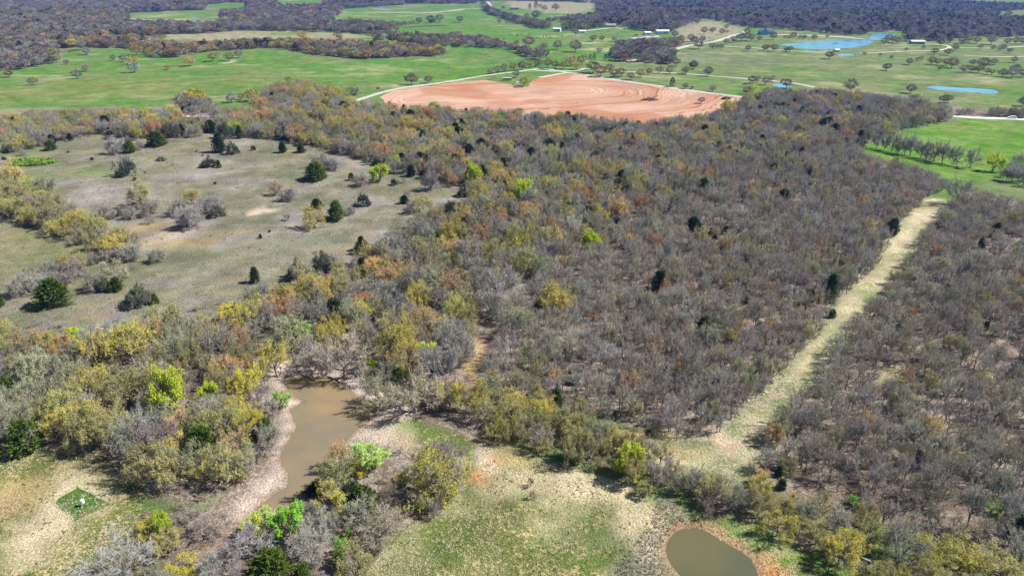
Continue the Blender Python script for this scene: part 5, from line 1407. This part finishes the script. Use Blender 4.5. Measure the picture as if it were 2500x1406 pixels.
# ------------------------------------------------------------------ vehicles
def car(px, py, rz, label, paint, name='parked_car', L=4.8, van=False, cat='car'):
    e = thing(name, at(px, py), label, cat, None, rz)
    c = MB()
    hb = 1.0 if not van else 1.1
    prof = [(-L/2, .45), (-L/2, .95), (-L/2 + .9, 1.05), (-L/2 + 1.6, 1.62), (L/2 - .9, 1.68), (L/2 - .15, 1.05), (L/2, .95), (L/2, .45)] if not van else \
           [(-L/2, .5), (-L/2, 1.1), (-L/2 + 1.1, 1.25), (-L/2 + 1.5, 2.9), (L/2 - .1, 3.0), (L/2, 2.8), (L/2, .5)]
    n = len(prof)
    c.add([(x, -.9, z) for x, z in prof] + [(x, .9, z) for x, z in prof], [tuple(range(n)), tuple(range(2*n - 1, n - 1, -1))] + [(i, i + n, (i + 1) % n + n, (i + 1) % n) for i in range(n)])
    c.build('body', paint, e)
    zt = 1.12 if not van else 1.5
    for s_ in (-1, 1):
        g = MB(); g.box(-L/2 + 1.7, L/2 - 1.3, s_ * .915 - .012, s_ * .915 + .012, zt, zt + .42); g.build('window', M_GLASS, e)
        for x in (-L/2 + .95, L/2 - .95):
            wbs = MB(); wbs.tube([(x, s_ * .92 - .12, .36), (x, s_ * .92 + .12, .36)], [.36, .36], 12, 0, True)
            wh = wbs.build('wheel', M_TYRE, e)
            rb = MB(); rb.tube([(x, s_ * 1.045 - .01, .36), (x, s_ * 1.045 + .01, .36)], [.2, .2], 8, 0, True); rb.build('rim', M_GREYMETAL, wh)
    g = MB(); g.box(-L/2 - .02, -L/2 - .004, -.75, -.45, .68, .84); g.build('headlight', M_WHITE, e)
    g = MB(); g.box(-L/2 - .02, -L/2 - .004, .45, .75, .68, .84); g.build('headlight', M_WHITE, e)
M_WHITEPAINT, _, _ = new_mat('white_paint', (.75,.75,.75), .3, .5)
M_DARKPAINT, _, _ = new_mat('dark_paint', (.06,.07,.09), .3, .5)
M_REDPAINT, _, _ = new_mat('red_paint', (.35,.04,.03), .3, .5)
car(2470, 290.5, -.05, 'white pickup-sized car driving the pale road at right', M_WHITEPAINT, 'white_car', 5.2)
car(1265, 208, .35, 'white camper parked at the corner of the ploughed field', M_WHITEPAINT, 'camper_van', 6.5, True, 'camper')
car(2101, 358, .2, 'white utility cart parked at the edge of the wood', M_WHITEPAINT, 'utility_cart', 3.4, False, 'cart')
for px, py, rz, lab, mt, L, vn in ((1553, 87, .2, 'dark car left of the yard sheds', M_DARKPAINT, 5, False), (1562, 90.5, .1, 'white box van in front of the yard sheds', M_WHITEPAINT, 7, True), (1594, 90, -.2, 'white van right of the yard sheds', M_WHITEPAINT, 6.5, True),
                                (1573, 93, .4, 'red car in the yard below the sheds', M_REDPAINT, 5, False), (1602, 94, .1, 'small white car at the yard entrance', M_WHITEPAINT, 5, False)):
    car(px, py, rz, lab, mt, 'parked_van' if vn else 'parked_car', L, vn, 'van' if vn else 'car')
# grey flat trailer by the road
e = thing('flat_trailer', at(1238, 198), 'long grey stock trailer beside the gravel road', 'trailer', None, .05)
c = MB(); c.box(-4, 4, -1.1, 1.1, .55, 2.3); c.build('body', M_GREYMETAL, e)
c = MB(); c.box(-4.05, 4.05, -1.15, 1.15, 2.303, 2.4); c.build('roof', M_WHITE, e)
c = MB(); c.tube([(-4, -.6, .6), (-5.3, 0, .5)], [.06, .06], 5); c.tube([(-4, .6, .6), (-5.3, 0, .5)], [.06, .06], 5); c.build('drawbar', M_GREYMETAL, e)
for x in (-.5, .5):
    for s_ in (-1, 1):
        c = MB(); c.tube([(x, s_ * 1.2 - .1, .38), (x, s_ * 1.2 + .1, .38)], [.38, .38], 12, 0, True); c.build('wheel', M_TYRE, e)

# ------------------------------------------------------------------ poles
def pole(px, py, hpx, label, lean=0.0, arm=True):
    p = at(px, py)
    h = hpx * (p.y * CP + CAM_H * SP) / F / math.cos(PITCH - math.atan((703 - py) / F))
    e = thing('utility_pole', p, label, 'utility pole', 'wooden utility poles')
    c = MB(); c.tube([(0, 0, -.5), (lean * h * .5, 0, h * .5), (lean * h, 0, h)], [.17, .15, .12], 8, 0, True); c.build('mast', M_WOOD, e)
    if arm:
        c = MB(); c.box(lean * h - 1.1, lean * h + 1.1, -.22, -.125, h - .9, h - .76); c.build('crossarm', M_WOOD, e)
        for x in (-.95, 0, .95):
            c = MB(); z0 = h - .76 if x else h; c.tube([(lean * h + x, -.17 if x else 0, z0), (lean * h + x, -.17 if x else 0, z0 + .2)], [.07, .05], 6, 0, True); c.build('insulator', M_GREYMETAL, e)
for q in ((341, 250, 28, 'tall pole standing in the near left green pasture'), (651, 218, 23, 'pole rising from the left edge of the round copse'), (892, 190, 20, 'pole in the green pasture left of the ploughed field'), (1096, 178, 22, 'pole in the pasture above the gravel road'),
          (1237, 197, 18, 'pole beside the grey stock trailer'), (1319, 83, 13, 'pole in the cattle pasture'), (1786, 86, 12, 'pole beside the road below the blue farmhouse'), (1731, 105, 14, 'pole at the road bend', ), (1741, 100, 10, 'pole just above the road bend'), (1992, 125, 12, 'pole at the left of the lake dock'),
          (2033, 121, 12, 'pole beside the small lake shed'), (2102, 119, 14, 'pole on the near shore toward the right of the lake'), (1362, 95, 12, 'pole right of the cattle'), (512, 46, 10, 'pole in the far upper left pasture'), (412, 45, 8, 'left pole in the far upper left pasture')):
    pole(*q)

# ------------------------------------------------------------------ cattle, bales, logs
def cow_mesh():
    mb = MB()
    prof = [(-1.05, .95, .16, .18), (-1.0, 1.02, .30, .34), (-.6, 1.0, .36, .42), (0, .96, .38, .44), (.5, 1.0, .36, .42), (.85, 1.12, .26, .34), (1.15, 1.28, .17, .22), (1.35, 1.30, .15, .17), (1.62, 1.16, .09, .10)]
    n = 8
    for x, z, ry, rz in prof:
        for k in range(n):
            a = 2 * math.pi * k / n
            mb.v.append((x, ry * math.cos(a), z + rz * math.sin(a)))
    for i in range(len(prof) - 1):
        for k in range(n):
            mb.f.append([i*n+k, i*n+(k+1) % n, (i+1)*n+(k+1) % n, (i+1)*n+k]); mb.m.append(0)
    mb.f.append([k for k in range(n)][::-1]); mb.m.append(0)
    mb.f.append([(len(prof)-1)*n + k for k in range(n)]); mb.m.append(0)
    for x in (-.8, .68):
        for s_ in (-1, 1):
            mb.tube([(x, s_ * .2, .85), (x - .05, s_ * .2, .42), (x, s_ * .2, 0)], [.15, .085, .075], 6, 0, True)
    mb.tube([(-1.05, 0, 1.1), (-1.2, 0, .8), (-1.2, 0, .45)], [.04, .03, .05], 4)
    for s_ in (-1, 1): mb.add([(1.3, s_ * .13, 1.36), (1.36, s_ * .36, 1.36), (1.24, s_ * .2, 1.43)], [(0, 1, 2)])
    return mb.mesh('cow_body', [M_COW], True)
COW = cow_mesh()
CX = [(1230,99),(1244,88.5),(1250,91),(1264,87),(1271,87),(1277,89.5),(1263,92),(1292,88.5),(1310,96),(1316,95),(1326,92),(1334,91),(1343,95),(1372,90)]
CX2 = [(1026,32.5),(1031,33),(1036,32),(1041,34),(1047,33),(1051,35),(1088,33)]
rank = ['leftmost', 'second from left', 'third from left', 'fourth from left', 'fifth from left', 'sixth from left', 'seventh from left', 'eighth from left', 'ninth from left', 'tenth from left', 'eleventh from left', 'twelfth from left', 'thirteenth from left', 'rightmost']
for lst, where, grp in ((sorted(CX), 'cattle in the green pasture', 'cattle grazing in the green pasture'), (sorted(CX2), 'cattle by the far top road', 'cattle by the far top road')):
    for n, (px, py) in enumerate(lst):
        o = link('cow', COW); o.location = at(px, py); o.rotation_euler = (0, 0, rng.uniform(0, 6.28))
        tag(o, 'black cow, %s of the %s' % (rank[n] if n < len(lst) - 1 else 'rightmost', where), 'cow', grp)
def bale_mesh():
    mb = MB(); mb.tube([(-.75, 0, .78), (-.7, 0, .78), (.7, 0, .78), (.75, 0, .78)], [.74, .8, .8, .74], 16, 0, True)
    return mb.mesh('bale', [M_HAY], False)
BALE = bale_mesh()
nb_ = 26
for k in range(nb_):
    t = k / (nb_ - 1)
    o = link('hay_bale', BALE); o.location = at(985 + 104 * t, 66 - 3.0 * t); o.rotation_euler = (0, 0, .1 + rng.normal(0, .08)); o.scale = (1.25, 1.25, 1.25)
    tag(o, 'weathered round hay bale, %s from the left in the long row' % ('first' if k == 0 else ordw(k)), 'hay bale', 'row of round hay bales')
def fallen_log(name, px, py, L, rz, rad, label, mat, cat='log', group=None, branches=2):
    e = thing(name, at(px, py), label, cat, group, rz)
    c = MB(); c.tube([(-L/2, 0, rad*.7), (0, L*.02, rad*.8), (L/2, 0, rad*.6)], [rad, rad*.8, rad*.45], 7, 0, True); c.build('trunk', mat, e)
    for k in range(branches):
        x = L * (.05 + .35 * k / max(1, branches)); s_ = 1 if k % 2 else -1
        b = MB(); b.tube([(x, 0, rad*.8), (x + L*.12, s_ * L*.10, rad*.8 + L*.05), (x + L*.18, s_ * L*.17, rad*.8 + L*.12)], [rad*.4, rad*.26, rad*.1], 5); b.build('branch', mat, e)
for k, (px, py) in enumerate(((1103, 61), (1109, 60.5), (1115, 61.5), (1121, 62), (1143, 61), (1149, 62))):
    fallen_log('felled_log', px, py, 9, 1.2 + rng.normal(0, .2), .45, 'grey felled log, %s from the left beside the bale row' % ('first' if k == 0 else ordw(k)), M_WOOD, 'log', 'felled logs beside the bale row', 1)
fallen_log('fallen_tree', 698, 1196, 4.4, 1.75, .16, 'bleached fallen tree lying in the narrow tail of the brown pond', M_PALEBARK, 'fallen tree', None, 4)
fallen_log('fallen_tree', 970, 992, 7.5, .05, .30, 'dark fallen trunk lying on the sandy bank right of the pond', M_BARK, 'fallen tree', None, 3)
fallen_log('fallen_tree', 862, 905, 6.5, 2.2, .16, 'pale leaning dead limb at the head of the brown pond', M_PALEBARK, 'fallen tree', None, 4)
fallen_log('fallen_tree', 1892, 1150, 5.0, -.5, .45, 'grey log heap at the corner of the right wood', M_WOOD, 'log', None, 4)
# white snag
e = thing('dead_snag', at(1186, 1007), 'broken white dead trunk standing in the hedge by the cedars', 'dead tree')
c = MB(); c.tube([(0, 0, -.3), (-.12, 0, 1.4), (-.25, .05, 2.8), (-.5, .1, 4.4)], [.26, .22, .19, .09], 8, 0, True); c.build('trunk', M_PALEBARK, e)
c = MB(); c.tube([(-.2, .02, 2.4), (.25, .1, 3.3)], [.1, .03], 6, 0, True); c.build('branch', M_PALEBARK, e)
# posts in the pond
for px, py, h, lab in ((746, 972, 1.5, 'short dark stake at the tip of the sandbar'), (636, 1224, 1.2, 'short dark stake on the left pond shore'), (684, 903, 1.2, 'short stake at the head of the pond')):
    o = MB(); o.tube([(0, 0, -1.0), (.06, 0, h)], [.07, .05], 6, 0, True); q = o.build('stake', M_WOOD); q.location = at(px, py); tag(q, lab, 'stake', 'stakes along the pond shore')

# pale pipe, feeder, brush pile, rocks, plot fence, dock
p0, p1 = at(2076, 1355), at(2127, 1378)
e = thing('metal_pipe', (p0 + p1) / 2 + Vector((0, 0, .35)), 'long pale blue-white pipe lying on the grass under the hedge', 'pipe', None, math.atan2(p1.y - p0.y, p1.x - p0.x))
L = (p1 - p0).length / 2
c = MB(); c.tube([(-L, 0, 0), (L, 0, 0)], [.11, .11], 10, 0, True); c.build('tube', noisy_mat('pale_blue_paint', (.55,.72,.80), (.5,.68,.78), 2, .4), e)
for x in (-L * .8, L * .8):
    c = MB(); c.box(x - .12, x + .12, -.2, .2, -.36, -.112); c.build('block', M_WOOD, e)
p = at(204, 1232)
e = thing('deer_feeder', p, 'white barrel feeder on three legs in the mown green plot', 'feeder', None, 0.0, (.72, .72, .72))
c = MB(); c.tube([(0, 0, 1.0), (0, 0, 1.12), (0, 0, 1.95), (0, 0, 2.0)], [.36, .46, .46, .44], 16, 0, True); b_ = c.build('barrel', M_WHITE, e)
c = MB(); c.tube([(0, 0, 2.002), (0, 0, 2.06), (0, 0, 2.16)], [.5, .5, .1], 16, 0, True); c.build('lid', M_WHITE, b_)
c = MB(); c.tube([(0, 0, .72), (0, 0, .998)], [.1, .16], 10, 0, True); c.build('spinner', M_GREYMETAL, e)
for k in range(3):
    a = k * 2.094 + .3
    c = MB(); c.tube([(math.cos(a) * .42, math.sin(a) * .42, 1.2), (math.cos(a) * .8, math.sin(a) * .8, -.05)], [.035, .035], 6); c.build('leg', M_GREYMETAL, e)
# low wire pen round the plot
cs = [at(131, 1219), at(190, 1186), at(268, 1228), at(185, 1268)]
e = thing('wire_pen', (cs[0] + cs[2]) / 2, 'low dark wire and post pen round the mown green plot', 'fence')
org = (cs[0] + cs[2]) / 2
for i in range(4):
    a, b = cs[i] - org, cs[(i + 1) % 4] - org
    nn = max(2, int((b - a).length / 2.2))
    for k in range(nn):
        q = a + (b - a) * k / nn
        c = MB(); c.tube([(q.x, q.y, -.3), (q.x, q.y, .85)], [.045, .045], 5, 0, True); c.build('post', M_WOOD, e)
    for z in (.25, .5, .75):
        c = MB(); c.tube([(a.x, a.y, z), (b.x, b.y, z)], [.012, .012], 3); c.build('wire', M_GREYMETAL, e)
def brush_pile(px, py, wpx, label):
    p = at(px, py); dep = p.y * CP + CAM_H * SP; W = wpx * dep / F
    r = np.random.default_rng(int(px)); mb = MB(); lg = MB()
    for k in range(420):
        q = r.uniform() ** .5; a = r.uniform(0, 6.283)
        pt = np.array((math.cos(a) * q * W / 2, math.sin(a) * q * W / 4, 2.2 * (1 - q * q) * r.uniform(.1, 1)))
        dd = unit(r.normal(size=3) * (1, 1, .35))
        if k % 7 == 0: lg.tube([pt - dd * 1.6, pt + dd * 1.6], [.16, .09], 5, 0, True)
        else: sliver(mb, pt, dd, r.uniform(1, 2.6), .18, r)
    e = thing('brush_pile', p, label, 'brush pile')
    o = mb.build('twigs', M_TWIG, e); o['tint'] = [.09, .06, .05]
    lg.build('logs', M_BARK, e)
brush_pile(1587, 245, 42, 'dark heap of cleared brush on the pale ploughed field')
brush_pile(1772, 246, 20, 'small dark brush heap at the right end of the ploughed field')
brush_pile(395, 396, 20, 'low dark brown brush heap in the green patch of the clearing')
def rock_mesh(seed):
    r = np.random.default_rng(seed); mb = MB()
    for i, z in enumerate((-.2, .15, .42, .55)):
        for k in range(7):
            a = 2 * math.pi * k / 7; rr = (.62, .66, .45, .15)[i] * r.uniform(.75, 1.2)
            mb.v.append((rr * math.cos(a), rr * math.sin(a) * .8, z * r.uniform(.85, 1.1)))
    for i in range(3):
        for k in range(7): mb.f.append([i*7+k, i*7+(k+1) % 7, i*7+7+(k+1) % 7, i*7+7+k]); mb.m.append(0)
    mb.f.append([21 + k for k in range(7)]); mb.m.append(0)
    return mb.mesh('rock', [M_ROCK])
ROCKS = [rock_mesh(k) for k in range(4)]
rp = [(1846, 885), (1851, 889), (1857, 893), (1840, 897), (1848, 902), (1868, 897), (1882, 905), (1886, 912), (1893, 903), (1898, 915), (1905, 925), (1910, 912), (1917, 917), (1878, 930), (1890, 928), (1870, 921), (1930, 870), (1936, 876), (1944, 783), (1950, 789), (1938, 777), (1862, 962), (1868, 958), (1826, 978), (1990, 726), (1996, 731), (2002, 722), (1745, 900), (1836, 895), (1865, 909), (1855, 915), (1880, 918)]
for k, (px, py) in enumerate(sorted(rp)):
    o = link('pale_rock', ROCKS[k % 4]); o.location = at(px + rng.normal(0, 1), py); s_ = rng.uniform(.4, .85); o.scale = (s_, s_, s_ * .8); o.rotation_euler = (0, 0, rng.uniform(0, 6))
    tag(o, 'pale rock left of the straw track, %s from the left' % ('first' if k == 0 else ordw(k)), 'rock', 'pale rocks beside the track')
# little dock and platform on the lake
for px, py, lab in ((2072, 100, 'small brown floating platform on the blue lake, upper one'), (2040, 105.5, 'small brown floating platform on the blue lake, lower one')):
    x, y = ground(px, py)
    e = thing('floating_dock', (float(x), float(y), -.28), lab, 'dock')
    c = MB(); c.box(-3, 3, -2, 2, .25, .45); c.build('deck', M_WOOD, e)
    for xx in (-2.2, 2.2):
        c = MB(); c.tube([(xx, -1.9, .0), (xx, 1.9, .0)], [.25, .25], 8, 0, True); c.build('float', M_GREYMETAL, e)
# field fences of posts and wire
def fence(pts_px, gap, label, h=1.2):
    P_ = [at(*q) for q in pts_px]
    e = thing('wire_fence', P_[0], label, 'fence')
    o_ = P_[0]; me = None
    for a, b in zip(P_[:-1], P_[1:]):
        n = max(1, int((b - a).length / gap))
        for k in range(n):
            q = a + (b - a) * k / n - o_
            z = H1(q.x + o_.x, q.y + o_.y) - o_.z
            if me is None:
                c = MB(); c.tube([(0, 0, -.4), (0, 0, h)], [.08, .07], 6, 0, True); me = c.mesh('post', [M_WOOD])
            o = link('post', me, e); o.location = (q.x, q.y, z)
        for zz in (.35, .7, 1.05):
            c = MB(); c.tube([(a - o_) + Vector((0, 0, zz)), (b - o_) + Vector((0, 0, zz))], [.012, .012], 3); c.build('wire', M_GREYMETAL, e)
fence([(2430, 398), (2440, 372), (2452, 340), (2463, 318), (2474, 296)], 6, 'post and wire fence running up the right-hand green field')
fence([(1000, 219), (1100, 205), (1190, 193), (1225, 190)], 9, 'roadside wire fence along the upper left of the ploughed field')
fence([(1450, 193), (1520, 204), (1610, 219), (1700, 233)], 9, 'roadside wire fence along the upper right of the ploughed field')
fence([(1900, 137), (2010, 141), (2110, 146), (2200, 154), (2320, 166), (2400, 182), (2500, 192)], 12, 'far wire fence crossing the right-hand pastures')

# ------------------------------------------------------------------ air
def haze_box():
    mb = MB()
    mb.box(-14300, 14300, -14300, 14300, -4.5, 97)
    m = bpy.data.materials.new('pale_air'); m.use_nodes = True
    t = m.node_tree; t.nodes.clear()
    out = nd(t, 'ShaderNodeOutputMaterial'); v = nd(t, 'ShaderNodeVolumePrincipled')
    v.inputs['Color'].default_value = (.13, .33, 1.0, 1)
    v.inputs['Density'].default_value = HAZE
    v.inputs['Anisotropy'].default_value = .2
    t.links.new(v.outputs[0], out.inputs['Volume'])
    o = mb.build('haze', m)
    tag(o, kind='stuff')
HAZE = .00010
haze_box()
